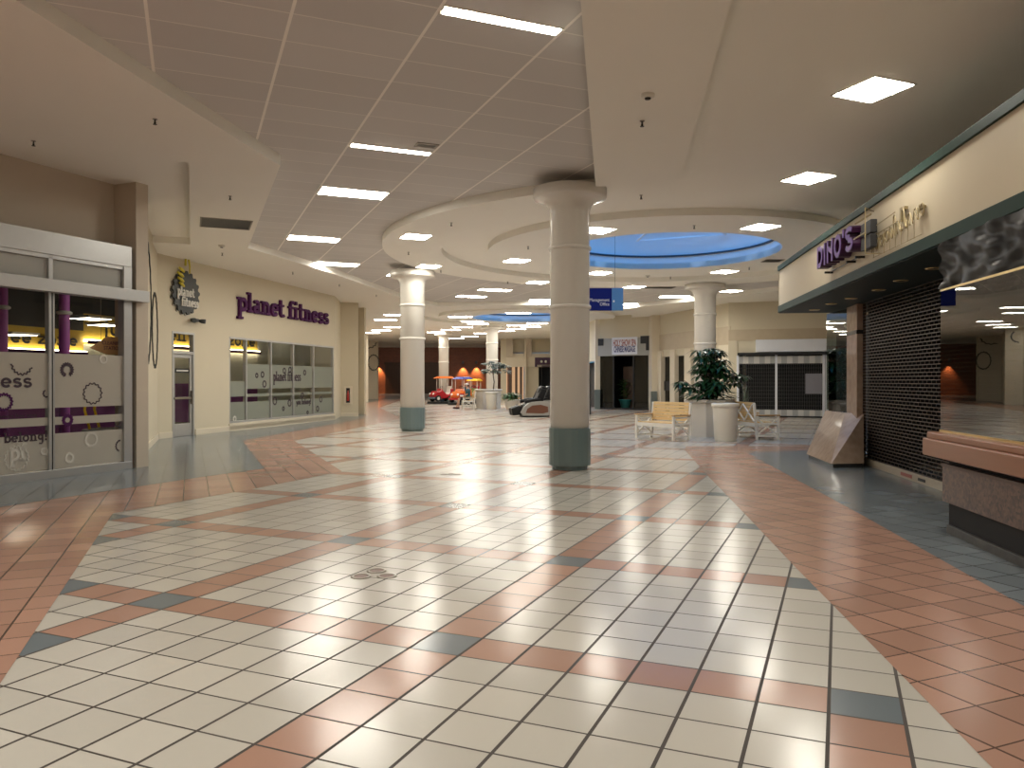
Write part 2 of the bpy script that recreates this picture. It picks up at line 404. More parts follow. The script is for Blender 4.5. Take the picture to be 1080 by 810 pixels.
def strokes(mb, paths, w, y0, y1, ox, oz, s, mi=0):
    """Letter strokes in the x-z plane: each path is a polyline drawn with a flat pen of width w."""
    for pw, pts in paths:
        ww = pw or w; P = [Vector((p[0], p[1])) for p in pts]; n = len(P)
        closed = (P[0] - P[-1]).length < 1e-5
        if closed: P = P[:-1]; n -= 1
        L = []; Rr = []
        for i in range(n):
            a = P[i-1] if (i > 0 or closed) else None; b = P[(i+1) % n] if (i < n-1 or closed) else None
            d1 = (P[i]-a).normalized() if a is not None else None; d2 = (b-P[i]).normalized() if b is not None else None
            d = ((d1 or d2) + (d2 or d1)).normalized(); nn = Vector((-d.y, d.x)); q = d1 or d2
            k = 1/max(.5, abs(nn.dot(Vector((-q.y, q.x)))))
            L.append(P[i] + nn*ww/2*k); Rr.append(P[i] - nn*ww/2*k)
        for i in range(n if closed else n-1):
            j = (i+1) % n
            mb.xz([(ox+s*p.x, oz+s*p.y) for p in (L[i], L[j], Rr[j], Rr[i])], y0, y1, mi)
SW = .25
LET = {   # slab serif lower case, x-height 1: (advance, [(pen width or None, path)])
 'p': (1.12, [(None,[(.27,-.52),(.27,1)]),(.17,[(0,-.47),(.58,-.47)]),(.17,[(0,.915),(.3,.915)]),(None,ell(.60,.5,.34,.39,150,-150))]),
 'l': (.66, [(None,[(.29,0),(.29,1.45)]),(.17,[(0,.085),(.6,.085)]),(.17,[(0,1.365),(.3,1.365)])]),
 'a': (1.04, [(None,[(.67,0),(.67,.7)]),(.19,[(.55,.095),(.98,.095)]),(.22,ell(.42,.64,.25,.26,0,150)),(.24,ell(.40,.29,.27,.19,0,360))]),
 'n': (1.22, [(None,[(.27,0),(.27,1)]),(None,[(.86,0),(.86,.62)]),(.17,[(0,.085),(.53,.085)]),(.17,[(.6,.085),(1.12,.085)]),(.17,[(0,.915),(.3,.915)]),(.22,ell(.57,.60,.29,.30,0,170))]),
 'e': (1.02, [(.25,ell(.48,.5,.36,.39,0,320)),(.17,[(.2,.5),(.9,.5)])]),
 't': (.88, [(None,[(.31,.2),(.31,1.35)]),(.17,[(0,.915),(.7,.915)]),(.2,ell(.55,.3,.24,.2,180,330))]),
 'f': (.80, [(None,[(.31,0),(.31,1.15)]),(.17,[(0,.085),(.64,.085)]),(.17,[(0,.915),(.68,.915)]),(.2,ell(.57,1.13,.26,.24,180,40))]),
 'i': (.70, [(None,[(.29,0),(.29,1)]),(.17,[(0,.085),(.6,.085)]),(.17,[(0,.915),(.3,.915)]),(.28,[(.29,1.18),(.29,1.46)])]),
 's': (.92, [(.23,ell(.44,.70,.27,.19,20,270)+ell(.44,.30,.29,.20,90,-160))]),
 'b': (1.12, [(None,[(.27,0),(.27,1.45)]),(.17,[(0,1.365),(.3,1.365)]),(None,ell(.60,.5,.34,.39,150,-150))]),
 'o': (1.05, [(None,ell(.48,.5,.36,.39,0,360))]),
 'g': (1.08, [(None,ell(.44,.55,.30,.33,0,360)),(None,[(.76,.95),(.76,-.2)]),(.2,ell(.48,-.22,.28,.2,0,-150))]),
 'u': (1.2, [(None,[(.25,1),(.25,.4)]),(None,[(.82,0),(.82,1)]),(.22,ell(.53,.4,.28,.3,180,360)),(.17,[(0,.915),(.3,.915)]),(.17,[(.8,.085),(1.08,.085)])]),
 'y': (1.1, [(None,[(.1,.95),(.55,.05)]),(None,[(.98,.95),(.4,-.45)])]),
 'r': (.85, [(None,[(.27,0),(.27,1)]),(.17,[(0,.085),(.6,.085)]),(.22,ell(.55,.6,.29,.30,60,170))]),
 'd': (1.12, [(None,[(.80,0),(.80,1.45)]),(None,ell(.45,.5,.34,.39,30,330))]),
 'm': (1.7, [(None,[(.27,0),(.27,1)]),(None,[(.80,0),(.80,.62)]),(None,[(1.34,0),(1.34,.62)]),(.22,ell(.54,.60,.27,.30,0,170)),(.22,ell(1.07,.60,.27,.30,0,170))]),
 'z': (.95, [(.2,[(.05,.9),(.85,.9)]),(.24,[(.8,.85),(.12,.15)]),(.2,[(.05,.1),(.88,.1)])]),
 '!': (.5, [(.26,[(.2,.45),(.2,1.45)]),(.26,[(.2,0),(.2,.26)])]),
 'j': (.62, [(None,[(.40,1),(.40,-.2)]),(.17,[(.1,.915),(.45,.915)]),(.2,ell(.15,-.2,.25,.22,0,-100)),(.28,[(.40,1.18),(.40,1.46)])]),
 ' ': (.5, []),
}
def slab_width(txt): return sum(LET[c][0] for c in txt)
def slab_word(mb, txt, x0, x1, z, xh, y0, y1):
    k = (x1 - x0) / slab_width(txt) / xh; x = 0
    for c in txt:
        adv, paths = LET[c]
        strokes(mb, [(pw, [(p[0]*k + x, p[1]) for p in pts]) for pw, pts in paths], SW, y0, y1, x0, z, xh)
        x += adv * k
def gear(mb, cx, cz, r, w, y0, y1, teeth=16, tooth=.12, a0=0, a1=360, fill=False, mi=0, sx=1.0):
    n = teeth*4; pts_o = []; pts_i = []
    k0 = int(n*a0/360); k1 = int(n*a1/360)
    for k in range(k0, k1+1):
        a = 2*pi*k/n; ro = r*(1 + (tooth if (k % 4) < 2 else 0))
        pts_o.append((cx+sx*ro*cos(a), cz+ro*sin(a))); ri = ro - w; pts_i.append((cx+sx*ri*cos(a), cz+ri*sin(a)))
    if fill: mb.xz(pts_o[:-1], y0, y1, mi)
    else:
        for i in range(len(pts_o)-1): mb.xz([pts_o[i], pts_o[i+1], pts_i[i+1], pts_i[i]], y0, y1, mi)

# ------------------------------------------------------------------ camera and world
cam = bpy.data.cameras.new('camera'); co = bpy.data.objects.new('camera', cam); COL.objects.link(co)
cam.sensor_width = 36; cam.lens = F/1080*36; cam.clip_start = .05; cam.clip_end = 300
co.location = (0, 0, EYE); co.rotation_euler = (R(90) - math.atan((405-HZ)/F), 0, 0); SC.camera = co
SC.view_settings.view_transform = 'Standard'; SC.view_settings.look = 'None'; SC.view_settings.gamma = 1; SC.view_settings.use_curve_mapping = False
SC.view_settings.exposure = 1.0
w = bpy.data.worlds.new('dusk sky'); SC.world = w; w.use_nodes = True
w.node_tree.nodes['Background'].inputs[0].default_value = (.03, .27, .70, 1); w.node_tree.nodes['Background'].inputs[1].default_value = 1.9
cy = SC.cycles
cy.use_denoising = True; cy.use_adaptive_sampling = False; cy.use_light_tree = True
try: cy.denoiser = 'OPENIMAGEDENOISE'
except Exception: pass
cy.max_bounces = 10; cy.diffuse_bounces = 7; cy.glossy_bounces = 4; cy.transparent_max_bounces = 16; cy.sample_clamp_indirect = 40.0; cy.caustics_reflective = False; cy.caustics_refractive = False

# ------------------------------------------------------------------ the floor
RB = [(1.17,-2.0), (1.94,3.82), (2.24,6.14), (2.54,8.31), (3.02,11.9), (3.67,16.4)]       # cream | red on the right
BB = [(2.40,-2.0), (3.33,5.02), (3.89,8.65), (3.97,10.1), (4.65,14.7), (4.83,15.7)]        # red | blue on the right
BB = [(2.36,-2.0), (3.33,5.02), (3.85,8.65), (4.04,10.1), (4.65,14.7), (4.80,15.75)]
LF = [(-.4,-1.4), (-2.49,3.76), (-4.42,8.55), (-3.53,10.43), (-2.75,12.5), (-5.32,18.87), (-4.95,22.4), (-4.3,30), (-7.2,42), (-8.5,60)]
LBL = [(-7.9,4.2), (-5.67,9.6), (-5.1,10.9), (-4.73,11.75), (-4.14,12.9), (-6.6,18.9), (-5.94,26.9), (-5.7,31), (-9.4,44), (-10,60)]
mb = MB()
mb.poly([(-22,-8,0),(20,-8,0),(20,95,0),(-22,95,0)], 0)
mb.poly([(x,y,.002) for x,y in RB] + [(3.9,17.3,.002),(6.9,17.4,.002),(6.9,-2,.002)], 1)
mb.poly([(x,y,.004) for x,y in BB] + [(6.9,16.6,.004),(6.9,-2,.004)], 2)
def strip(mb, A, B, z, mi):
    for i in range(len(A)-1): mb.poly([(*A[i],z),(*A[i+1],z),(*B[i+1],z),(*B[i],z)], mi)
mb.poly([(-.4,-1.4,.002),(-2.49,3.76,.002),(-4.42,8.55,.002),(-8.5,8.55,.002),(-10.5,-1.4,.002)], 1)
mb.poly([(-4.42,8.55,.002),(-3.53,10.43,.002),(-2.75,12.5,.002),(-5.32,18.87,.002),(-9,18.87,.002),(-8.5,8.55,.002)], 1)
mb.poly([(-5.32,18.87,.002),(-4.95,22.4,.002),(-4.3,30,.002),(-7.2,42,.002),(-8.5,60,.002),(-13,60,.002),(-9,18.87,.002)], 1)
mb.poly([(x,y,.004) for x,y in LBL[:5]] + [(-6.2,18.0,.004),(-10.5,16,.004),(-10.5,4.2,.004)][:0] + [(-9.6,12.9,.004),(-9.9,4.2,.004)], 2)
mb.poly([(-4.14,12.9,.004),(-6.6,18.9,.004),(-10,18.9,.004),(-9.6,12.9,.004)], 2)
mb.poly([(-6.6,18.9,.004),(-5.94,26.9,.004),(-5.7,31,.004),(-9.4,44,.004),(-10,60,.004),(-13,60,.004),(-10,18.9,.004)], 2)
struct('floor', mb, [M['field'], M['red'], M['blue']])

# ------------------------------------------------------------------ ceilings
C1, C2, C3 = (3.85, 19.35), (.75, 39.2), (-5.0, 68.0)
RW, RD, RR, RO = 2.75, 4.45, 5.6, 7.0
big = [(-22,-8),(20,-8),(20,74),(-22,74)]
mb = slab(big, [circ(C1, RW+.02), circ(C2, RW+.02), circ(C3, RW+.02)], ZT, ZT+.02)
struct('ceiling', mb, M['ctile'])
bl = lambda y: .554 + .1287*(y-6.27)
arc = []
st = atan2(12.75-C1[1], bl(12.75)-C1[0]); en = R(48)
na = 60
for k in range(na+1):
    a = st + (en - 2*pi - st) * k/na            # clockwise, past the left side to the back right
    arc.append((C1[0]+RO*cos(a), C1[1]+RO*sin(a)))
T = [(bl(-7.5), -7.5), (bl(12.25), 12.25)] + arc + [(9.6,27.2),(7.3,30.8),(4.9,34.4),(1.5,32.5),(-3.2,33.1),(-3.95,31.2),(-4.29,29.4),(-4.75,26.5),(-5.35,23.0),(-5.95,20.2),(-6.35,18.6),(-3.44,11.48),(-4.163,6.475),(-6.2,-7.5)]
EN = [(-4.73,11.33),(-7.53,18.1),(-9.4,17.4),(-11.2,8.6)]
mb = slab(big, [T, EN, circ(C1, RR), circ(C2, RR-.3)], ZL, ZT)
struct('ceiling_soffit', mb, M['soffit'])
for nm, c, rr in (('ceiling_ring', C1, RR), ('ceiling_ring', C2, RR-.3)):
    mb = slab(circ(c, rr-.002), [circ(c, RD)], ZT-.02, ZT)          # recess band
    mb = slab(circ(c, RD), [circ(c, RW)], ZL, ZT, mb)               # inner disc
    struct(nm, mb, M['soffit'])
mb = slab(circ(C3, 4.0), [circ(C3, RW)], ZL-.02, ZT); struct('ceiling_ring', mb, M['soffit'])
mb = MB(); mb.poly([(p[0], p[1], ZT-.005) for p in EN]); struct('ceiling_recess', mb, M['soffit'])
mb = MB(); z0 = 4.56
bw = lambda y: 1.785 + .1416*(y-6.27)
mb.hexa([(bl(-7.4),-7.4,z0),(bw(-7.4),-7.4,z0),(bw(12.3),12.3,z0),(bl(12.3),12.3,z0)], [(bl(-7.4),-7.4,ZT-.01),(bw(-7.4),-7.4,ZT-.01),(bw(12.3),12.3,ZT-.01),(bl(12.3),12.3,ZT-.01)])
struct('ceiling_beam', mb, M['soffit'])
mb = MB(); mb.box(-22,4,74,95,6.3,6.5); mb.box(-22,20,73.9,74,ZT,6.5); struct('ceiling_far', mb, M['soffit'])
# skylights: lined drum, dark curb and a hipped frame under the open sky
for i, c in enumerate((C1, C2, C3)):
    nm = 'skylight'; lab = ['large round blue skylight nearest the camera, beside the white columns', 'middle round blue skylight, seen half behind the near column', 'farthest round blue skylight, a thin sliver before the brick wall'][i]
    t = structure(nm, (c[0], c[1], 0))
    mb = MB(); mb.lathe([(RW,ZL),(RW,4.99)], 72, cap=False); mb.build('drum', M['skyw'], t)
    mb = MB(); mb.lathe([(RW,4.99),(RW-.05,4.99),(RW-.05,5.035),(RW+.02,5.035)], 72, cap=False); mb.build('curb', M['skyd'], t)
    mb = MB(); mb.lathe([(RW+.02,5.035),(RW+.02,6.05),(RW-.5,6.05)], 72, cap=False); mb.build('upper_drum', M['skyw'], t)
    mb = MB(); zt = 6.9
    for s in (-1, 1):
        mb.bar((s*.9,0,zt),(s*2.1,-1.9,6.05),.09); mb.bar((s*.9,0,zt),(s*2.1,1.9,6.05),.09)
        mb.bar((s*2.1,-1.9,6.05),(s*2.1,1.9,6.05),.1); mb.bar((-2.1,s*1.9,6.05),(2.1,s*1.9,6.05),.1)
    mb.bar((-.9,0,zt),(.9,0,zt),.1)
    for s in (-1, 1): mb.bar((-.34,s*2.38,5.40),(.35,0,5.95),.05); mb.bar((2.0,s*1.8,5.48),(.35,0,5.95),.05); mb.bar((-.34,s*2.38,5.40),(2.0,s*1.8,5.48),.04)
    mb.build('frame', M['skyw'], t)

# ------------------------------------------------------------------ shell walls
SF = Frame(-6.37, 12.9, sin(R(22.7)), cos(R(22.7)))                 # sliding glass entrance, s = 0 at its far jamb
PF = Frame(-8.875, 19.35, sin(R(12.6)), cos(R(12.6)))               # gym wall with the purple sign
WB = Frame(-6.95, 14.35, -8.875+6.95, 19.35-14.35)                   # narrow wall between them
DF = Frame(5.44, 15.73, -sin(R(7.95)), -cos(R(7.95)))               # right-hand shop fascia
def wallbox(name, fr, s0, s1, z0, z1, m, th=.15, y0=0.0, holes=()):
    """Wall along a frame with rectangular openings (s0, s1, z0, z1), built from boxes into one mesh."""
    mb = MB(); xs = sorted({s0, s1, *[h[0] for h in holes], *[h[1] for h in holes]})
    for a, b in zip(xs, xs[1:]):
        zz = [(z0, z1)]
        for h in holes:
            if h[0] <= a + 1e-6 and h[1] >= b - 1e-6:
                nz = []
                for p, q in zz:
                    if h[2] > p: nz.append((p, min(q, h[2])))
                    if h[3] < q: nz.append((max(p, h[3]), q))
                zz = nz
        for p, q in zz: mb.box(a, b, y0, y0+th, p, q)
    bmesh.ops.remove_doubles(mb.b, verts=mb.b.verts[:], dist=1e-5)
    return struct(name, mb, m, loc=(fr.o[0], fr.o[1], 0), rz=fr.rz)
mb = MB(); mb.box(-22,20,-8.1,-8,0,ZT); mb.box(-22.1,-22,-8,95,0,7); mb.box(20,20.1,-8,95,0,7); mb.box(-22,20,95,95.1,0,7)
struct('wall_shell', mb, M['dwall'])
# wall above and behind the entrance box
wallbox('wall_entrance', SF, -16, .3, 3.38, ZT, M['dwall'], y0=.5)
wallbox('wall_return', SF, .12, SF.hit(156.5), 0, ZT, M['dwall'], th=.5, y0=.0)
mb = MB(); L = hypot(-8.875+6.95, 5.0)
wallbox('wall_side', WB, .0, L, 0, ZT, M['wall'], th=.2)
# gym wall
da, db = PF.hit(181.5), PF.hit(205); wa, wb_ = PF.hit(242), PF.hit(352)
ZTOP = 2.75; ZSILL = .23
Lp = PF.hit(353.2)
wallbox('wall_left', PF, 0, Lp, 0, ZT, M['wall'], holes=[(da, db, 0, ZTOP), (wa, wb_, ZSILL, ZTOP)])
pe = PF.w(Lp)
PS = Frame(pe[0], pe[1], -6.98-pe[0], 31.5-pe[1]); wallbox('wall_recess', PS, 0, hypot(-6.98-pe[0], 31.5-pe[1]), 0, ZT, M['wall'])
PP = Frame(-6.98, 31.5, .70, .15); wallbox('wall_pier', PP, 0, .71, 0, ZT, M['wall'], th=2.2)
for nm, A, B in (('wall_far_left', (-6.4,33.9), (-9.6,35)), ('wall_far_left', (-9.6,35), (-10.62,52.4)), ('wall_far_left', (-10.62,52.4), (-9.9,53.2)), ('wall_far_left', (-9.9,53.2), (-11.9,60.6)), ('wall_far_left', (-11.9,60.6), (-10.75,62.2)), ('wall_far_left', (-10.75,62.2), (-19,66))):
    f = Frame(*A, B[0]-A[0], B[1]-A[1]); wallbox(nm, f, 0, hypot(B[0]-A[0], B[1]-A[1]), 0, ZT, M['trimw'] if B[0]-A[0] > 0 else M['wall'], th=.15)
# baseboards
def board(fr, a, b, n, h=.16, m='trimw'):
    mb = MB(); mb.box(a, b, -.03, .0, 0, h); return struct('baseboard_%s' % n, mb, M[m], loc=(fr.o[0], fr.o[1], 0), rz=fr.rz, bevel=.006)
board(WB, 0, L-.02, 'side'); board(PF, .02, da-.02, 'left'); board(PF, db+.02, Lp, 'left'); board(PP, -.02, .71, 'pier')

# ------------------------------------------------------------------ columns
def column(px, Y, r, label, ztop=ZL):
    x = xat(px, Y); t = thing('column', label, 'column', (x, Y, 0)); k = r/.325
    mb = MB(); mb.lathe([(r,.69),(r,4.24),(r*1.04,4.31),(r*1.13,4.38),(r*1.32,4.44),(r*1.6,4.475),(.6*k,4.49),(.61*k,4.51),(.61*k,ztop-.012),(.58*k,ztop-.004)], 48)
    mb.build('shaft', M['colw'], t)
    mb = MB(); mb.lathe([(r+.022,.075),(r+.022,.685),(r+.008,.69)], 20, smooth=False); mb.build('base', M['teal'], t)
    mb = MB(); mb.lathe([(r-.03,.005),(r-.03,.08)], 20, smooth=False); mb.build('plinth', M['teal'], t)
    for z in (2.69, 3.66):
        mb = MB(); mb.lathe([(r-.01,z-.035),(r+.02,z-.03),(r+.03,z),(r+.02,z+.03),(r-.01,z+.035)], 48, cap=False); mb.build('ring', M['colw'], t)
    return t
column(601, 12.87, .325, 'nearest white column, in the middle of the tiled floor')
column(435, 22.6, .35, 'white column left of the middle one, nearer the purple gym sign')
column(743.5, 25.6, .35, 'white column rising behind the tall potted umbrella plant')
column(519, 45.6, .345, 'far white column behind the thin tree in the distant planter')
column(468, 51.5, .33, 'farthest white column, above the children\'s rides')

# ------------------------------------------------------------------ sliding glass entrance
E0 = structure('door_1', (SF.o[0], SF.o[1], 0), SF.rz)
LW = -9.2                                    # left end, well outside the frame
mu = [SF.hit(54) , None]; p1 = SF.hit(131.5); pw = p1 - mu[0]
panes = [(mu[0]-pw*k, p1-pw*k) for k in range(6)]
mb = MB(); mb.box(LW, .02, -.02, .45, 3.36, 3.70); mb.build('header', M['alum'], E0, bevel=.006)
mb = MB(); mb.hexa([(.02,-.02,3.36),(.02,.45,3.36),(.3,.47,3.36)], [(.02,-.02,3.70),(.02,.45,3.70),(.3,.47,3.70)]); mb.build('header_return', M['alum'], E0)
mb = MB(); mb.box(LW, .27, -.14, .06, 2.79, 2.98); mb.build('track_cover', M['alum'], E0, bevel=.008)
mb = MB(); mb.box(-.14, .02, -.02, .12, 0, 3.36); mb.build('jamb', M['alum'], E0, bevel=.005)
mb = MB(); mb.box(.03, .09, .06, .14, 0, 3.3); mb.build('gasket', M['black'], E0)
mb = MB(); mb.box(.10, .37, .10, .16, 0, 3.3); mb.build('side_panel', M['alumd'], E0)
mb = MB(); mb.box(LW, .0, -.03, .1, 0, .13); mb.build('bottom_rail', M['alum'], E0, bevel=.006)
for k, (a, b) in enumerate(panes):
    mb = MB(); mb.box(a-.03, b+.03, .0, .06, 3.30, 3.37); mb.box(a-.035, a+.035, 0, .09, 2.9, 3.36); mb.build('transom_frame', M['alum'], E0, bevel=.004)
    mb = MB(); mb.box(a+.035, b-.035, .045, .055, 2.98, 3.30); mb.build('transom_pane', M['transom'], E0)
    mb = MB(); mb.box(a+.02, b-.02, .03, .042, .13, 2.80); mb.build('pane', M['glass'], E0)
    mb = MB(); mb.box(a-.045, a+.0, -.015, .075, .1, 2.80); mb.box(a+.03, a+.06, -.0, .07, .1, 2.80); mb.build('stile', M['alum'], E0, bevel=.004)
    mb = MB(); mb.box(a+.0, a+.03, .0, .07, .12, 2.79); mb.box(b-.02, b-.005, .0, .05, .13, 2.79); mb.build('gasket', M['black'], E0)
def film_at(px, py, off=.02):
    return SF.sz(px, py, off)
zf = {'top': 1.88, 'a': 1.06, 'b': .92, 'c': .80, 'd': .67}
for k, (a, b) in enumerate(panes):
    mb = MB(); x0, x1 = a+.06, b-.02
    mb.box(x0, x1, .020, .024, zf['a'], zf['top']); mb.box(x0, x1, .020, .024, zf['c'], zf['b']); mb.box(x0, x1, .020, .024, .14, zf['d'])
    mb.build('vinyl_film', M['frost'], E0)
# vinyl graphics on the two panes in view (pixel centres measured on the photograph)
mbd = MB(); mbl = MB(); mbp = MB()
def gm(mb, px, py, rp, w=.025, **kw):
    a, z = film_at(px, py); Y = SF.w(a)[1]; gear(mb, a, z, rp*Y/F, w, .012, .018, **kw)
gm(mbd, 23, 384, 11, .022, a0=185, a1=345); gm(mbp, 4, 424, 9, .035); gm(mbd, 49, 415, 4.2, .02, teeth=10, a0=120, a1=330)
gm(mbl, 17.5, 483.5, 12.5, .02, teeth=18); gm(mbl, 46.5, 476, 4.2, .025, teeth=3, tooth=0)
gm(mbd, 70.5, 390, 7.2, .05, teeth=18, a0=-60, a1=255); gm(mbd, 97.5, 415, 10.5, .018, teeth=14); gm(mbl, 109, 379, 5, .03, teeth=4, tooth=0)
gm(mbp, 71, 443, 6, .05, teeth=14); gm(mbl, 96, 463.5, 7.4, .035, teeth=18); gm(mbl, 73, 483, 5.6, .04, teeth=4, tooth=0); gm(mbd, 124, 446, 4.4, .02, teeth=4, tooth=0, a0=180, a1=400); gm(mbd, 127, 470, 6, .02, a0=100, a1=250)
a1, zb = film_at(34.5, 408.5); slab_word(mbd, 'planet fitness', a1-2.15, a1, zb, .14, .012, .018)
a1, zb = film_at(50, 464); slab_word(mbd, 'you belong!', a1-1.05, a1, zb, .10, .012, .018)
a1, zb = film_at(9.5, 486.5); slab_word(mbl, 'pf', a1, a1+.26, zb, .17, .012, .018)
mbd.build('vinyl_graphic', M['gearline'], E0); mbl.build('vinyl_graphic', M['gearlight'], E0); mbp.build('vinyl_graphic', M['purple'], E0)
a1, zb = film_at(14, 439); text_mesh('judgement free zone', .085, 'vinyl_slogan', M['gearline'], E0, (a1, .015, zb), .002)

# ------------------------------------------------------------------ gym door and window
D2 = structure('door_2', (PF.o[0], PF.o[1], 0), PF.rz); zl = 2.17
mb = MB(); f = .055
mb.box(da, da+f, -.01, .12, 0, ZTOP); mb.box(db-f, db, -.01, .12, 0, ZTOP); mb.box(da+f, db-f, -.01, .12, ZTOP-f, ZTOP); mb.box(da+f, db-f, -.01, .12, zl, zl+.07)
mb.build('door_frame', M['alum'], D2, bevel=.004)
mb = MB(); a, b = da+f+.005, db-f-.005
mb.box(a, a+.09, .03, .075, .01, zl-.005); mb.box(b-.09, b, .03, .075, .01, zl-.005); mb.box(a+.09, b-.09, .03, .075, .01, .34); mb.box(a+.09, b-.09, .03, .075, zl-.1, zl-.005)
mb.build('door_leaf', M['alum'], D2, bevel=.004)
mb = MB(); mb.box(a+.09, b-.09, .05, .056, .34, zl-.1); mb.box(da+f, db-f, .05, .056, zl+.07, ZTOP-f); mb.build('pane', M['glass'], D2)
mb = MB(); mb.box(a+.05, b-.05, .0, .035, .98, 1.04); mb.box(b-.075, b-.045, -.03, .03, .85, 1.2); mb.build('push_bar', M['steel'], D2, bevel=.004)
mb = MB(); mb.box(a+.1, b-.1, .035, .045, 1.68, 1.79); mb.build('door_sign', M['black'], D2)
mb = MB(); mb.box(a+.16, b-.16, .032, .036, 1.715, 1.755); mb.build('sign_line', M['gearlight'], D2)

W1 = structure('window_1', (PF.o[0], PF.o[1], 0), PF.rz)
mp = [PF.hit(q) for q in (242, 260, 286.2, 309.8, 331, 352)]
mb = MB(); mb.box(wa, wb_, .0, .1, ZSILL, ZSILL+.06); mb.box(wa, wb_, -.01, .1, ZTOP-.06, ZTOP)
mb.build('window_frame', M['alum'], W1, bevel=.004)
mb = MB(); mb.box(wa-.04, wb_+.04, -.03, .02, .03, ZSILL); mb.build('window_sill', M['trimw'], W1, bevel=.006)
for k in range(6):
    x = mp[k]; mb = MB(); w0 = .03 if 0 < k < 5 else .025
    c = x + (w0 if k == 0 else -w0 if k == 5 else 0); mb.box(c-w0, c+w0, -.005, .1, ZSILL+.06, ZTOP-.06); mb.build('mullion', M['alum'], W1, bevel=.003)
    if k < 5:
        mb = MB(); mb.box(mp[k]+.04, mp[k+1]-.04, .05, .058, ZSILL+.06, ZTOP-.06); mb.build('pane', M['glass'], W1)
        mb = MB(); x0, x1 = mp[k]+.05, mp[k+1]-.05
        if k == 0: mb.box(x0, x1, .04, .044, 1.0, 1.45); mb.box(x0, x1, .04, .044, ZSILL+.07, .84)
        else: mb.box(x0, x1, .04, .044, 1.22, 1.98); mb.box(x0, x1, .04, .044, .98, 1.07); mb.box(x0, x1, .04, .044, ZSILL+.07, .83)
        mb.build('vinyl_film', M['frost2'], W1)
mbd = MB(); mbl = MB()
def gw(px, py, rp, w=.03, mb=None, **kw):
    a, z = PF.sz(px, py, .03); Y = PF.w(a)[1]; gear(mb or mbd, a, z, rp*Y/F, w, .03, .036, **kw)
for px, py, rp in ((271,396,2.6),(277,395,3.2),(279,405,3.6),(300,391,3),(306,390,3),(321.5,393,2.8),(290,423,4),(305.5,425,3.6),(299,431,2.4),(319,417,3),(338.5,421,3.2),(335,431,3),(324.5,435,2)): gw(px, py, rp, .04, teeth=12)
gw(247.5, 442, 3.2, .05, mbl, teeth=12)
a0_, zb = PF.sz(288.5, 402, .03); a1_, _ = PF.sz(317.5, 402, .03); slab_word(mbd, 'planet fitness', a0_, a1_, zb, .22, .03, .036)
a0_, zb = PF.sz(312.5, 427, .03); a1_, _ = PF.sz(328, 427, .03); slab_word(mbd, 'you belong!', a0_, a1_, zb, .13, .03, .036)
mbd.build('vinyl_graphic', M['gearline'], W1); mbl.build('vinyl_graphic', M['gearlight'], W1)

# purple letters: every letter is a thing of its own
s0, s1 = PF.hit(249), PF.hit(345.5); txt = 'planet fitness'; xh = .415; zb = 3.53
k = (s1-s0)/slab_width(txt)/xh; x = 0; names = ['first letter p','letter l','letter a','letter n of the first word','letter e of the first word','letter t of the first word','','letter f','letter i','letter t of the second word','letter n of the second word','letter e of the second word','first s of the last word','last s of the last word']
for i, c in enumerate(txt):
    adv, paths = LET[c]
    if c != ' ':
        mb = MB(); strokes(mb, [(pw_, [(p[0]*k, p[1]) for p in pts]) for pw_, pts in paths], SW, -.09, -.005, 0, 0, xh)
        o = mb.build('sign_letter', M['purple']); o.location = PF.w(s0 + x*xh, 0, zb); o.rotation_euler = (0, 0, PF.rz)
        tag(o, 'purple %s in the wall sign over the gym windows' % names[i], 'sign letter', 'purple letters over the gym windows')
    x += adv*k
# round gear sign with the hand
a, z = PF.sz(196, 309, -.05); t = thing('gear_sign', 'dark round gear sign with yellow thumb and white lettering above the gym door', 'sign', PF.w(a, 0, z), PF.rz)
Yg = PF.w(a)[1]; r = 20.5*Yg/F
mb = MB(); gear(mb, 0, 0, r, .1, -.075, -.03, teeth=17, tooth=.13, fill=True); mb.build('face', M['charcoal'], t)
mb = MB(); gear(mb, -.03, -.04, r*.97, .1, -.03, -.003, teeth=17, tooth=.13, fill=True); mb.build('backing', M['steel'], t)
mb = MB()
mb.tube([(.10,-.1,.52),(.09,-.11,.70),(.05,-.11,.88),(-.02,-.11,.96),(-.08,-.11,.86),(-.09,-.11,.70)], [.018,.02,.03,.035,.03,.03], 8)
for q, (dx, dz, ln) in enumerate(((-.24,.58,.24),(-.29,.45,.27),(-.28,.32,.26),(-.24,.20,.22))):
    mb.tube([(dx-ln*.4,-.105,dz+.04),(dx,-.115,dz),(dx+ln*.4,-.11,dz-.05)], [.03,.045,.03], 8)
mb.build('thumb_hand', M['yel2'], t)
mb = MB(); slab_word(mb, 'planet', -r*.78, r*.62, -.10, .17, -.105, -.085); slab_word(mb, 'fitness', -r*.45, r*.95, -.36, .17, -.105, -.085); mb.build('lettering', M['signw'], t)
a, z = PF.sz(207, 337.5, -.1); t = thing('emergency_light', 'small dark emergency light fixed above the gym door', 'light', PF.w(a, 0, z), PF.rz)
mb = MB(); mb.box(-.13,.13,-.1,-.005,-.05,.04); mb.build('housing', M['alumd'], t, bevel=.01)
for s in (-1, 1):
    mb = MB(); mb.tube([(s*.14,-.06,-.01),(s*.2,-.14,-.02),(s*.24,-.22,-.03)], [.03,.06,.065], 10); mb.build('lamp_head', M['charcoal'], t)
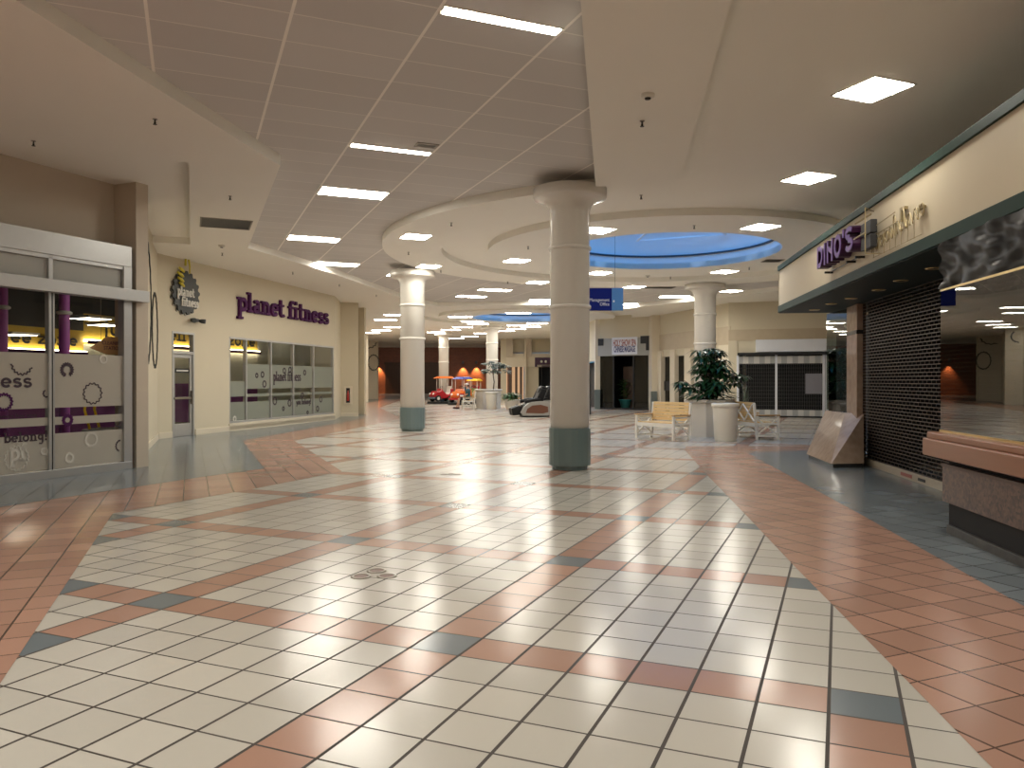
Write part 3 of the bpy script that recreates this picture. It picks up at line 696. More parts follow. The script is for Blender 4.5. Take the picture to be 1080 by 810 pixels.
# thin decorative gear rings on the walls
for fr, px, py, rw, rh, lab, a0, a1, th in (
    (WB, 160, 318, None, 1.35, 'thin half gear ring at the very edge of the wall beside the entrance', 0, 360, 18),
    (WB, 166.5, 348.5, None, .87, 'full slim gear ring on the narrow wall left of the gym door', 0, 360, 16)):
    a = 1.7 if px == 160 else 4.25; z = zat(py, fr.w(a)[1]); t = MB(); gear(t, 0, 0, rh, .035, -.03, -.004, teeth=22, tooth=.04)
    o = t.build('gear_ring', M['charcoal']); o.location = fr.w(max(a, .2), 0, z); o.rotation_euler = (0, 0, fr.rz); tag(o, lab, 'wall decoration', 'gear rings on the walls')
for px, Y, py, r, a0, a1, lab in ((378.5, 52.3, 360, .46, -90, 60, 'dark gear arc high on the far cream wall, nearest the gym windows'), (387, 60.6, 357, .9, -110, -18, 'long dark gear arc high on the farthest cream wall'), (394, 61.5, 382.5, .62, 0, 360, 'full slim gear ring on the farthest cream wall, next to the brick')):
    t = MB(); gear(t, 0, 0, r, .08, -.09, -.06, teeth=16, tooth=.08, a0=a0 % 360 if a0 >= 0 else 0, a1=a1 if a0 >= 0 else a1-a0, sx=.8)
    o = t.build('gear_ring', M['charcoal']); o.location = (xat(px, Y), Y-.15, zat(py, Y)); o.rotation_euler = (0, R(-a0) if a0 < 0 else 0, R(40)); tag(o, lab, 'wall decoration', 'gear rings on the walls')
# extinguisher cabinet
a, z = PP.sz(367, 417, -.02); t = thing('extinguisher_cabinet', 'white recessed cabinet with a fire extinguisher on the cream pier', 'extinguisher cabinet', PP.w(a, 0, z), PP.rz)
mb = MB(); mb.box(-.17,.17,-.03,-.003,-.36,.36); mb.build('box', M['trimw'], t, bevel=.006)
mb = MB(); mb.box(-.075,.075,-.036,-.03,-.30,.30); mb.build('window', M['dark'], t)
mb = MB(); mb.lathe([(.045,-.22),(.05,-.2),(.05,.08),(.02,.14),(.02,.2)], 12, 0, -.045); mb.build('extinguisher', M['red2'], t)

# ------------------------------------------------------------------ gym interior
mb = MB()
room = [(-10.2,3.6),(-6.9,12.6),(-7.2,14.5),(-9.15,19.5),(-7.1,28.9),(-13,31.5),(-19,26),(-21,4)]
mb.poly([(p[0],p[1],.007) for p in room]); struct('floor_gym', mb, M['carpet'])
room[0:2] = [SF.w(-10, .68)[:2], SF.w(.2, .68)[:2]]
mb = MB(); mb.poly([(p[0],p[1],4.15) for p in room]); struct('ceiling_gym', mb, M['dark'])
GB = Frame(*PF.w(1.5, 3.5)[:2], PF.d[0], PF.d[1]); GS = Frame(*PF.w(-6.0, 3.5)[:2], PF.d[0], PF.d[1])
for fr, Lg, nm, za_, zb_ in ((GB, 19, 'wall_gym_back', 2.5, 3.35), (GS, 7.5, 'wall_gym_side', 2.16, 2.86)):
    Ly = 9.0 if nm == 'wall_gym_back' else Lg
    mb = MB(); mb.box(0, Ly, 0, .1, 0, za_*.55, 0); mb.box(0, Ly, 0, .1, za_*.55, za_, 3); mb.box(0, Ly, 0, .1, za_, zb_, 1); mb.box(0, Lg, 0, .1, zb_, 4.2, 2)
    if Lg > Ly: mb.box(Ly, Lg, .0, .1, 0, zb_, 3)
    o = struct(nm, mb, [M['purplep'], M['yellow'], M['dark'], M['gymwall']], loc=(*fr.o, 0), rz=fr.rz)
    t = structure('trim_1' if nm == 'wall_gym_back' else 'trim_2', (*fr.o, 0), fr.rz)
    x0_, x1_ = (0, Ly) if nm == 'wall_gym_back' else (4.2, Lg)
    mb = MB(); mb.box(x0_, x1_, -.12, -.005, za_+.06, za_+.13); mb.build('light_strip', M['strip'], t)
    mb = MB(); mb.box(x0_, x1_, -.16, -.125, za_, za_+.10); mb.build('light_cover', M['purple'], t)
    mb = MB()
    if nm == 'wall_gym_back': slab_word(mb, 'judgement free zone', .7, 8.85, 2.78, .30, -.012, -.003)
    else: slab_word(mb, 'judgement free zone', 1.2, 7.3, 2.42, .22, -.012, -.003)
    mb.build('slogan', M['black'], t)
for px, sy, lab in ((68, 1.6, 'magenta painted post seen through the right pane of the entrance'), (2, 1.6, 'purple post seen at the left edge through the entrance glass')):
    a = SF.hit(px, sy); p = SF.w(a, sy); mb = MB(); mb.lathe([(.085,.01),(.085,4.1)], 20); o = mb.build('gym_post', M['pink']); o.location = (p[0], p[1], 0); tag(o, lab, 'post', 'posts inside the gym')
    t = MB(); t.lathe([(.09,2.62),(.125,2.64),(.125,2.67),(.09,2.69)], 20); c = t.build('post_ring', M['gearlight'], o)
def gym_lamp(p, lab, rz):
    t = thing('gym_ceiling_lamp', lab, 'ceiling lamp', p, rz, 'ceiling lamps inside the gym')
    mb = MB(); mb.box(-.3,.3,-.3,.3,-.05,.0); mb.build('housing', M['lamprim'], t); mb = MB(); mb.poly([(-.27,-.27,-.053),(-.27,.27,-.053),(.27,.27,-.053),(.27,-.27,-.053)]); df = mb.build('diffuser', M['gymlamp'], t)
for px, py, sy, lab in ((96, 334, 3.2, 'gym ceiling lamp seen through the right entrance pane, nearer of two'), (112, 341, 4.6, 'gym ceiling lamp seen through the right entrance pane, farther of two'), (18, 351, 5.2, 'gym ceiling lamp seen low through the left entrance pane')):
    a = SF.hit(px, sy); p = SF.w(a, sy); gym_lamp((p[0], p[1], min(4.14, zat(py, p[1]))), lab, SF.rz)
for px, sy, lab in ((303, 3.2, 'gym ceiling lamp seen through the middle gym window'), (315, 4.2, 'gym ceiling lamp seen through the fourth gym window'), (250, 3.0, 'gym ceiling lamp seen through the first gym window')):
    a = PF.hit(px, sy); p = PF.w(a, sy); gym_lamp((p[0], p[1], 4.14), lab, PF.rz)
# hanging arrow sign and a lit screen
a = SF.hit(112, .35); p = SF.w(a, .35, zat(364.5, SF.w(a, .35)[1])); t = thing('arrow_sign', 'tan arrow sign with purple lettering hanging behind the entrance glass', 'sign', p, SF.rz)
mb = MB(); mb.xz([(-.30,-.05),(.02,.15),(.34,.15),(.34,-.15),(.02,-.15)], -.01, .01); mb.build('board', mat('tan sign board', (.62,.36,.16), .5), t)
text_mesh('CLEANING\nSTATION', .085, 'lettering', M['purple'], t, (.12, -.013, .0), .001)
mb = MB(); mb.tube([(-.1,0,.09),(-.1,0,3.37-p[2])], .004, 5); mb.tube([(.3,0,.14),(.3,0,3.37-p[2])], .004, 5); mb.build('hanger', M['steel'], t)
for px, py, lab, mm in ((194.5, 379, 'glowing blue screen seen through the gym door', 'bluelit'), (315.5, 377, 'violet screen seen through the fourth gym window', 'bluelit'), (309, 376, 'warm glowing oval lamp seen through the third gym window', 'strip')):
    a = PF.hit(px, 4.5); p = PF.w(a, 4.5); z = zat(py, p[1]); t = thing('wall_screen' if mm == 'bluelit' else 'oval_lamp', lab, 'screen' if mm == 'bluelit' else 'lamp', (p[0], p[1], z), PF.rz)
    mb = MB()
    if mm == 'bluelit': mb.box(-.28,.28,-.03,0,-.17,.17)
    else: mb.lathe([(.1,-.12),(.55,-.1),(.6,0),(.55,.1),(.1,.12)], 24)
    mb.build('panel', M[mm], t)
    mb = MB(); mb.tube([(0,.01,.15),(0,.01,4.14-z)], .012, 6); mb.build('hanger', M['alumd'], t)
# treadmills behind the glass
def treadmill(lab, p, rz):
    t = thing('treadmill', lab, 'treadmill', p, rz, 'treadmills behind the gym glass')
    mb = MB(); mb.box(-.38,.38,-.9,.9,.05,.2); mb.build('deck', M['alumd'], t, bevel=.03)
    mb = MB(); mb.box(-.25,.25,-.85,.7,.2,.215); mb.build('belt', M['rubber'], t)
    for s in (-1, 1):
        mb = MB(); mb.tube([(s*.35,.7,.2),(s*.36,.82,.7),(s*.36,.75,1.2)], .035, 8); mb.build('upright', M['yelp'], t)
        mb = MB(); mb.tube([(s*.36,.75,1.0),(s*.36,.2,.98)], .025, 8); mb.build('handrail', M['purple'], t)
    mb = MB(); mb.hexa([(-.38,.7,1.15),(.38,.7,1.15),(.38,.85,1.15),(-.38,.85,1.15)], [(-.36,.78,1.5),(.36,.78,1.5),(.36,.86,1.5),(-.36,.86,1.5)]); mb.build('console', M['purple'], t, bevel=.02)
for q in range(4):
    p = SF.w(-.7-1.25*q, 2.7+.25*q); treadmill('purple treadmill inside the entrance glass, %s from the right' % ('nearest', 'second', 'third', 'fourth')[q], (p[0], p[1], .007), SF.rz + .5)
for q in range(3):
    p = PF.w(.85+2.6*q, 1.7+.2*q); treadmill('purple treadmill inside the gym wall, %s' % ('behind the glass door', 'behind the first window pane', 'behind the last window panes')[q], (p[0], p[1], .007), PF.rz + .4)

# ------------------------------------------------------------------ right-hand shop
SL = 19.5
D = structure('wall_right', (*DF.o, 0), DF.rz)
mb = MB(); mb.box(0, SL, 0, .12, 2.86, 3.78); mb.box(0, .12, .12, 3.6, 2.86, 3.78); mb.build('fascia', M['fasc'], D)
mb = MB(); mb.box(-.02, SL, -.025, .0, 2.85, 2.985); mb.box(-.025, -.0, -.0, 3.6, 2.85, 2.95); mb.build('lower_trim', M['green'], D, bevel=.004)
mb = MB(); mb.box(-.03, SL, -.03, .15, 3.70, 3.80); mb.box(-.03, .12, .15, 3.6, 3.70, 3.80); mb.build('upper_trim', M['green'], D, bevel=.004)
mb = MB(); mb.box(.0, SL, .0, 3.6, 2.84, 2.86); mb.build('canopy_soffit', M['dgreen'], D)
mb = MB(); mb.box(.12, SL, .12, 3.6, 3.70, 3.72); mb.build('shop_roof', M['dark'], D)
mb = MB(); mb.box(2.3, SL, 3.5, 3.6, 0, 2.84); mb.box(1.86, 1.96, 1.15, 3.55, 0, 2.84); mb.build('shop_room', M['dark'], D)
mb = MB(); mb.box(-9, SL, 1.75, 1.9, 3.8, ZT); mb.build('upper_wall', M['wall'], D)
# shutter
t = thing('rolling_shutter', 'closed dark open-link rolling shutter of the shop under the green canopy', 'shutter', DF.w(1.92, 1.05), DF.rz)
Ls = 6.35; rows = 50; dz = (2.83-.13)/rows
mb = MB()
for k in range(rows+1): mb.box(0, Ls, -.006, .006, .13+dz*k-.0065, .13+dz*k+.0065)
for k in range(rows):
    n = int(Ls/.16); z = .13+dz*k
    for q in range(n): mb.box(.16*q+(.08 if k % 2 else 0), .16*q+(.08 if k % 2 else 0)+.012, -.004, .004, z, z+dz)
mb.build('curtain', M['bronze'], t)
mb = MB(); mb.box(-.02, Ls, -.025, .025, .0, .12); mb.build('bottom_rail', M['rail'], t, bevel=.006)
mb = MB(); xl = DF.hit(950, 1.02)-1.92; mb.box(xl, xl+.45, -.03, -.0255, .035, .085); mb.build('rail_label', M['redtext'], t)
mb = MB(); mb.box(xl+.7, xl+.95, -.034, -.0255, .04, .08); mb.build('lock_plate', M['black'], t)
mb = MB(); mb.box(-.07, -.005, -.05, .05, 0, 2.83); mb.build('side_guide', M['brown'], t)
# marble pillar and sloped bulkhead with the side glazing
t = thing('marble_pillar', 'pink beige marble pillar at the far end of the rolling shutter', 'pillar', (6.3, 14.05, 0))
fp = [(6.25,14.44),(6.11,13.70),(6.215,13.68),(6.36,14.42)]; off = lambda p, k=1.0: ((p[0]-6.4)*k+.1, (p[1]-14.0)*k-.05)
mb = MB(); mb.prism([off(p) for p in fp], 0, 2.835); mb.build('shaft', M['marble'], t, bevel=.01)
for z in (.72, 2.30):
    mb = MB(); mb.prism([off(p, 1.0) if q in (2, 3) else (off(p)[0]-.008, off(p)[1]-.008) for q, p in enumerate(fp)], z, z+.07); mb.build('band', M['blackstone'], t)
t = thing('marble_bulkhead', 'sloping marble bulkhead standing on a black plinth left of the shutter', 'bulkhead', (5.6, 14, 0))
o = lambda x, y, z: (x-5.6, y-14.0, z)
b1, b2, b3, b4 = (5.62,14.75), (5.36,12.98), (5.95,13.05), (6.5,15.7); t1, t2, t3 = (6.42,15.75,.87), (6.22,14.3,.88), (6.1,13.62,.88)
mb = MB(); P = lambda p, z: o(p[0], p[1], z)
mb.hexa([P(b1,.07),P(b2,.07),P(b3,.07),P(b4,.07)], [o(6.36,15.68,.87),o(6.16,14.3,.88),o(6.20,13.62,.88),o(6.52,15.72,.87)])
mb.build('stone', M['marble'], t, bevel=.006)
mb = MB(); mb.prism([o(5.66,14.74,0)[:2],o(5.41,13.02,0)[:2],o(5.95,13.1,0)[:2],o(6.5,15.7,0)[:2]], 0.0, .08); mb.build('plinth', M['blackstone'], t)
t = structure('window_2', (0, 0, 0))
mb = MB(); mb.hexa([(6.34,14.5,.88),(6.37,14.5,.88),(6.50,15.9,.88),(6.47,15.9,.88)], [(6.34,14.5,2.84),(6.37,14.5,2.84),(6.50,15.9,2.84),(6.47,15.9,2.84)]); mb.build('pane', M['shopglass'], t)
mb = MB(); mb.hexa([(7.2,14.6,0),(7.25,14.6,0),(7.6,18,0),(7.55,18,0)], [(7.2,14.6,2.84),(7.25,14.6,2.84),(7.6,18,2.84),(7.55,18,2.84)]); mb.build('backing', M['dark'], t)
# canopy downlights
for i, (px, py) in enumerate(((859,326.7),(876.7,320.5),(897.5,314.7),(926.7,305.8),(950,296),(985,283))):
    Y = (2.84-EYE)*F/(HZ-py); o_ = thing('canopy_downlight', 'unlit round downlight in the green canopy, %s from its far end' % ('first','second','third','fourth','fifth','sixth')[i], 'downlight', (xat(px, Y), Y, 2.84), 0, 'unlit downlights in the canopy')
    mb = MB(); mb.lathe([(.062,-.006),(.085,-.012),(.1,-.004),(.1,-.0005)], 20, cap=False); mb.build('trim_ring', M['gold'], o_)
    mb = MB(); mb.lathe([(.001,-.002),(.062,-.006)], 20, cap=False); mb.build('lens', M['chrome'], o_)
# counter with the display window
t = thing('shop_counter', 'dark mosaic fronted counter with a wide wooden ledge on the right', 'counter', (*DF.w(8.25)[:2], 0), DF.rz)
CL = SL-8.3
mb = MB(); mb.box(.1, CL, -.06, 1.0, .08, .72); mb.build('body', M['dark'], t)
mb = MB(); mb.box(.05, CL, -.10, -.05, .30, .64); mb.build('mosaic_panel', M['mosaic'], t)
mb = MB(); mb.box(.05, CL, -.11, -.05, .64, .67); mb.build('panel_trim', M['brown'], t)
mb = MB(); mb.box(.12, CL, -.09, -.02, .0, .085); mb.build('kick_plate', M['kick'], t, bevel=.005)
mb = MB(); mb.box(-.16, CL, -.21, .2, .73, .90); mb.box(-.13, CL, -.18, .2, .90, .965); mb.build('ledge', M['ledge'], t, bevel=.012)
W3 = structure('window_3', (*DF.w(8.25)[:2], 0), DF.rz)
mb = MB(); mb.box(-.12, CL, -.055, -.045, .985, 2.36); mb.build('pane', M['shopglass'], W3)
mb = MB(); mb.box(-.12, CL, -.065, -.035, .965, .985); mb.box(-.12, CL, -.06, -.04, 2.355, 2.375); mb.build('edge_trim', M['gold'], W3)
mb = MB(); mb.box(-.125, -.115, -.05, .9, .97, 2.36); mb.build('end_pane', M['shopglass'], W3)
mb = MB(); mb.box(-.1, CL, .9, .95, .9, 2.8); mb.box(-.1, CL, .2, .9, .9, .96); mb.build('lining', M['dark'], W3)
# black sheeting above the window
mb = MB(); nx, nz_ = 330, 16; random.seed(3)
ph = [(random.uniform(2,16), random.uniform(2,9), random.uniform(0,6.3), random.uniform(-1,1)) for _ in range(16)]
def wr(x, z): return .026*sum(sin(a*x*.9+b*z*2.2*d+c)*abs(sin(b*.37*x+c)) for a, b, c, d in ph)/3
vs = [[mb.b.verts.new((-.1+(CL+.1)*i/nx, -.05+wr(CL*i/nx, j/nz_), 2.375+(.465)*j/nz_)) for j in range(nz_+1)] for i in range(nx+1)]
for i in range(nx):
    for j in range(nz_): mb.b.faces.new((vs[i][j], vs[i+1][j], vs[i+1][j+1], vs[i][j+1])).smooth = True
o = mb.build('plastic_sheeting', M['tarp']); o.location = (*DF.w(8.25)[:2], 0); o.rotation_euler = (0, 0, DF.rz)
tag(o, 'crumpled black plastic sheeting hung above the display window', 'sheeting')
# shop sign: purple letters, box frame and what is left of the removed words
dl = {'D': [(None,[(.16,0),(.16,1.0)]),(None,[(.16,.89),(.36,.89)]+ell(.36,.5,.26,.39,80,-80)+[(.36,.11),(.16,.11)])],
      'I': [(None,[(.16,0),(.16,1.0)])], 'N': [(None,[(.14,0),(.14,1)]),(None,[(.14,.68),(.58,.38)]),(None,[(.58,0),(.58,1)])],
      'O': [(None,ell(.36,.5,.26,.40,0,360))], "'": [(None,[(.12,.7),(.12,1.05)])], 'S': [(None,ell(.36,.74,.24,.17,20,270)+ell(.36,.27,.25,.18,90,-160))]}
spots = [('D',865,880.5,'first letter'),('I',880.5,884.5,'second letter'),('N',884.5,890,'third letter'),('O',888.5,897,'fourth letter'),("'",896.5,899,'small apostrophe'),('S',898,905,'last letter')]
sd = [DF.hit(p, -.14) for p in (865, 905)]; wu = {'D':.74,'I':.33,'N':.74,'O':.74,"'":.26,'S':.74}; tot = sum(wu[c] for c, *_ in spots); kx = (sd[1]-sd[0])/tot; x = sd[0]
zD = zat(281, DF.w(sd[0])[1]); zS0 = zat(264, DF.w(sd[1])[1]); zb = (zD+zS0)/2; zhh = .325; zb = 3.19
for c, _, _, lab in spots:
    t = thing('shop_letter', 'purple %s of the shop sign on the right fascia' % lab, 'sign letter', DF.w(x, 0, zb), DF.rz, 'purple letters on the right fascia')
    sc = zhh; paths = [(pw_, [(p[0]*kx/sc, p[1]) for p in pts]) for pw_, pts in dl[c]]
    mb = MB(); strokes(mb, paths, .24, -.20, -.04, 0, 0, sc); mb.build('can', M['purpled'], t)
    mb = MB(); strokes(mb, paths, .17, -.206, -.199, 0, 0, sc); mb.build('face', M['purplel'], t)
    x += wu[c]*kx
q0, q1 = DF.hit(905.5, -.14), DF.hit(917.5, -.14); wq = q1-q0; Yq = DF.w(q0)[1]
t = thing('sign_box_frame', 'open metal frame holding two dark boxes right after the purple letters', 'sign frame', DF.w(q0, 0, 3.115), DF.rz)
for z0_ in (0.02, .20):
    mb = MB(); mb.box(.05,wq-.02,-.13,-.05,z0_,z0_+.165); mb.build('dark_box', M['black'], t, bevel=.008)
mb = MB(); mb.bar((wq,-.2,-.08),(wq,-.2,.50),.012); mb.bar((0,-.2,.192),(wq,-.2,.192),.016); mb.bar((wq,-.2,.50),(wq-.25,-.02,.50),.01); mb.bar((wq,-.2,-.07),(wq,-.0,-.07),.012); mb.bar((.05,-.2,.38),(wq-.1,-.1,.44),.016); mb.build('rods', M['tubing'], t)
r0, r1 = DF.hit(919, -.05), DF.hit(975, -.05); rl = r1-r0
t = thing('sign_remnant', 'tarnished brackets and tubing left from removed lettering on the fascia', 'sign remnant', DF.w(r0, 0, 3.06), DF.rz)
random.seed(11); mb = MB(); n_ = 11; st_ = rl/n_; x = 0
for q in range(n_):
    h = .25 if q in (0, 5, 7) else .14; bz = .03+.012*q
    pts = [(x+st_*.42+st_*.42*cos(a+q), -.05, bz+h/2+h/2*sin(a*1.35+q*.6)) for a in [k*.5 for k in range(13)]]
    mb.tube(pts, .008, 5); x += st_
mb.build('tubing', M['tubing'], t)
mb = MB(); mb.bar((-.05,-.06,.22),(rl*.55,-.06,.24),.009); mb.bar((-.05,-.06,.33),(rl*.5,-.06,.36),.009)
for q in range(8): xx = .1+q*rl/9; mb.bar((xx,-.055,.24),(xx,-.055,-.05),.006)
mb.bar((.05,-.05,-.04),(rl*.95,-.05,-.04),.007)
mb.build('bracket_rail', M['tubing'], t)
for x0_, x1_, z0_, z1_ in ((.57,.60,.22,.38),(.60,.66,.34,.37),(.86,.96,.24,.265)): mb = MB(); mb.box(rl*x0_,rl*x1_,-.05,-.01,z0_,z1_); mb.build('bracket', M['tubing'], t)
mb = MB(); mb.bar((-2.1,-.04,.06),(-.6,-.04,.07),.012); mb.bar((-2.0,-.12,.06),(-2.0,0,.06),.03); mb.bar((-.85,-.12,.05),(-.85,0,.05),.03); mb.bar((-.45,-.12,.05),(-.45,0,.05),.03); mb.build('lower_rail', M['spr'], t)

# ------------------------------------------------------------------ far right shop fronts
S0, S1, S2, S3 = (4.42, 40.2), (7.0, 38.3), (8.95, 31.6), (12.6, 30.4)
A = Frame(*S0, S1[0]-S0[0], S1[1]-S0[1]); LA = hypot(S1[0]-S0[0], S1[1]-S0[1])
wallbox('wall_spa', A, -.1, LA, 3.62, ZT, M['wall'], th=.2)
t = structure('trim_3', (*A.o, 0), A.rz)
mb = MB(); mb.box(-.05, LA, -.06, .1, 2.74, 3.64); mb.build('fascia', M['greyband'], t)
mb = MB()
for x0, x1, z0, z1 in ((.12,.42,3.28,3.64),(2.55,3.1,3.32,3.70),(2.85,3.1,2.98,3.32)): mb.box(x0, x1, -.1, -.05, z0, z1)
mb.build('stepped_block', M['black'], t)
mb = MB(); mb.box(0, .95, .05, .12, 0, 2.74); mb.box(2.1, LA, .05, .12, 0, 2.74); mb.build('side_glazing', M['gglass'], t)
mb = MB(); mb.box(-.05,.06,-.02,.14,0,2.74); mb.box(.93,1.0,.0,.14,0,2.74); mb.box(2.07,2.13,.0,.14,0,2.74); mb.box(0,LA,-.01,.14,0,.08); mb.build('frame', M['black'], t)
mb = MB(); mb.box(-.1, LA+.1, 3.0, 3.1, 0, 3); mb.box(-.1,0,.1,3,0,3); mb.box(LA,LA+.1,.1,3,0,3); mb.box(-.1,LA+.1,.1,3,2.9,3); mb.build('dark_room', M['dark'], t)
mb = MB(); mb.box(1.05, 1.62, .9, 1.0, 0, 2.2); mb.build('tan_screen', M['brown'], t)
a, z = A.sz(658.5, 367, -.1); za = zat(355.8, A.w(a)[1]); zb_ = zat(374, A.w(a)[1])
t = thing('banner', 'white banner with red and blue lettering over the dark far shop front', 'banner', A.w(a, -.07, 0), A.rz)
hw = (A.hit(671.8)-A.hit(645))/2
mb = MB(); mb.box(-hw, hw, -.02, 0, zb_, za); mb.build('sheet', M['bluewhite'], t)
text_mesh('HOLY SHOW SPA', .46, 'red_line', M['redtext'], t, (0, -.024, zb_+(za-zb_)*.66), .002, bold=.012, sx=.36)
text_mesh('CHINESE MASSAGE', .42, 'blue_line', M['bluetext'], t, (0, -.024, zb_+(za-zb_)*.30), .002, bold=.014, sx=.34)
# pilasters and the wall to the right of it
def pil(name, px0, px1, Y, z0, z1, m, dy=.5, zt=None):
    x0, x1 = xat(px0, Y), xat(px1, Y); mb = MB(); mb.box(x0, x1, Y, Y+dy, z0, z1); return struct(name, mb, m)
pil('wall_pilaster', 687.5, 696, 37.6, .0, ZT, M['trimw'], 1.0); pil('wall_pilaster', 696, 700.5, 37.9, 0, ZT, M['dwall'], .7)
pil('baseboard_pilaster', 686.8, 693, 37.5, .0, .95, M['greytile'], .1); 
pil('baseboard_pilaster', 627, 633, 40.0, .0, 1.0, M['greytile'], .1)
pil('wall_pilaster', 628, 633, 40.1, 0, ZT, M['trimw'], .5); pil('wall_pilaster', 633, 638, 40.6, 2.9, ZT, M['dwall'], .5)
B = Frame(*S1, S2[0]-S1[0], S2[1]-S1[1]); LB = hypot(S2[0]-S1[0], S2[1]-S1[1])
mb = MB(); mb.box(.2, LB, 0, .2, 3.7, ZT, 0); mb.box(.2, LB, -.03, .2, 2.95, 3.7, 1); mb.box(LB-.9, LB, -.04, .2, 0, 2.95, 2); mb.box(.2, LB-.9, -.02, .2, 2.62, 2.95, 0)
o = struct('wall_travertine', mb, [M['wall'], M['travert'], M['trimw']], loc=(*B.o, 0), rz=B.rz)
t = structure('window_4', (*B.o, 0), B.rz)
mb = MB(); mb.box(.2, LB-.9, .1, .12, 0, 2.62); mb.build('pane', M['gglass'], t)
mb = MB(); mb.box(.2, LB-.9, .05, .1, 1.0, 1.45); mb.build('dark_band', M['black'], t)
mb = MB(); mb.box(.2, LB-.9, 1.2, 1.3, 0, 3); mb.build('backing', M['dwall'], t)
for px0, px1 in ((693.5,699.5),(708.8,713.8),(724,731),(745,752)):
    s0_, s1_ = B.hit(px0), B.hit(px1); mb = MB(); mb.box(s0_, s1_, -.12, .1, 0, 2.9); mb.build('mullion', M['trimw'], t)
G = Frame(*S2, S3[0]-S2[0], S3[1]-S2[1]); LG = hypot(S3[0]-S2[0], S3[1]-S2[1])
g0, g1, g2 = G.hit(778), G.hit(818.5), G.hit(870)
mb = MB(); mb.box(-.1, LG+8, 0, .2, 3.55, ZT, 0); mb.box(-.1, LG+8, -.02, .2, 3.1, 3.55, 1); mb.box(-.1, .25, -.03, .2, 0, 3.1, 0); mb.box(-.1, LG+8, .0, .2, 2.52, 3.1, 0)
struct('wall_grille', mb, [M['wall'], M['travert']], loc=(*G.o, 0), rz=G.rz)
t = thing('storefront_sign', 'long blank pale blue white sign panel above the grey folding grille', 'sign', (*G.w(G.hit(797))[:2], 0), G.rz)
mb = MB(); mb.box(0, g2-G.hit(797)+1.2, -.16, -.02, 2.62, 3.12); mb.build('face', M['bluewhite'], t, bevel=.01)
mb = MB(); mb.box(-(G.hit(797)-g0), g2-G.hit(797)+1.2, -.2, -.01, 2.5, 2.6); mb.build('lower_bar', M['black'], t)
t = thing('folding_grille', 'wide grey folding grille with pale ribbed bands behind the right bench', 'grille', (*G.w(g0)[:2], 0), G.rz)
W = g2-g0
mb = MB()
for k in range(int(W/.085)+1): mb.box(.085*k, .085*k+.012, -.02, .0, .3, 2.16)
for k in range(13): mb.box(0, W, -.015, -.005, .32+.15*k, .332+.15*k)
mb.build('lattice', M['alumd'], t)
for z0_, z1_ in ((2.16,2.46),(.06,.3)): mb = MB(); mb.box(0, W, -.03, .02, z0_, z1_); mb.build('ribbed_band', M['ghost'], t)
for x in (0, g1-g0, W-.05):
    mb = MB(); mb.box(x-.04, x+.05, -.05, .03, 0, 2.5); mb.build('post', M['bluewhite'], t)
mb = MB(); mb.box(0, W, -.04, .03, 0, .06); mb.build('threshold', M['black'], t)
mb = MB(); mb.box(W-.72, W-.1, -.045, -.03, .95, 1.75); mb.build('paper_notice', mat('grey paper', (.25,.25,.29), .7), t)
t = structure('window_5', (*G.o, 0), G.rz)
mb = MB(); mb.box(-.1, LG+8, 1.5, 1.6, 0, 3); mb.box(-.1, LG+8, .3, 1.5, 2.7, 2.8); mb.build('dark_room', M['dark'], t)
mb = MB(); mb.box(g2, LG+8, .05, .08, .1, 2.5); mb.build('pane', M['gglass'], t)
mb = MB(); mb.box(g2+.02, g2+.12, -.05, .1, 0, 2.52); mb.build('frame', M['bluewhite'], t)
# run of fronts hidden behind the near column, and the fronts facing us beyond it
H = Frame(2.95, 58.6, 4.35-2.95, 40.4-58.6); LH = hypot(4.35-2.95, 40.4-58.6)
mb = MB(); mb.box(0, LH, 0, .2, 2.5, ZT, 0); mb.box(0, LH, .5, .6, 0, 2.5, 1); struct('wall_behind_column', mb, [M['wall'], M['dark']], loc=(*H.o, 0), rz=H.rz)
YB = 59.0; X = lambda px: xat(px, YB)
mb = MB(); mb.box(X(528), X(590), YB, YB+.2, 3.62, ZT, 0); mb.box(X(534), X(590), YB-.35, YB+.2, 2.52, 3.55, 1); mb.box(X(553.5), X(568), YB-.2, YB+.2, 0, 2.52, 0); mb.box(X(528), X(534), YB-.1, YB+.2, 0, 3.62, 0)
mb.box(X(534), X(541), YB-.5, YB, 3.3, ZT, 2); mb.box(X(553), X(560.5), YB-.5, YB, 3.3, ZT, 2); mb.box(X(553), X(555), YB-.55, YB, 0, ZT, 1)
struct('wall_back', mb, [M['wall'], M['trimw'], M['dwall']])
t = structure('window_6', (0, YB, 0))
mb = MB(); mb.box(X(534), X(553), .05, .08, 0, 2.52); mb.build('pane', M['glass'], t)
mb = MB()
for px in (538, 544.5, 549.5): mb.box(X(px)-.09, X(px)+.09, -.05, .1, 0, 2.52)
mb.build('mullion', M['brown'], t)
mb = MB(); mb.box(X(532), X(553), 3, 3.1, 0, 2.6); mb.build('lit_interior', M['peach'], t)
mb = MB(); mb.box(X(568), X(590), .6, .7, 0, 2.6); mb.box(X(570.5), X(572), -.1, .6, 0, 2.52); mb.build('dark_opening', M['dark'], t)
t = thing('small_shop_sign', 'small dark purple shop sign on the distant cream fascia', 'sign', (X(572.5), YB-.4, zat(381.5, YB)), 0)
mb = MB(); mb.box(-.62,.7,-.1,.0,-.24,.30); mb.box(-.62,-.45,-.1,0,-.40,-.24); mb.box(-.1,.7,-.1,0,-.38,-.30); mb.build('face', M['purpled'], t)
for x_ in (-.12,.2): mb = MB(); mb.ball((x_,-.11,.0), .09, .02, .1); mb.build('pale_mark', M['signw'], t)
t = thing('vending_kiosk', 'tall black kiosk almost hidden behind the nearest column', 'kiosk', (3.0, 34.0, 0), 0)
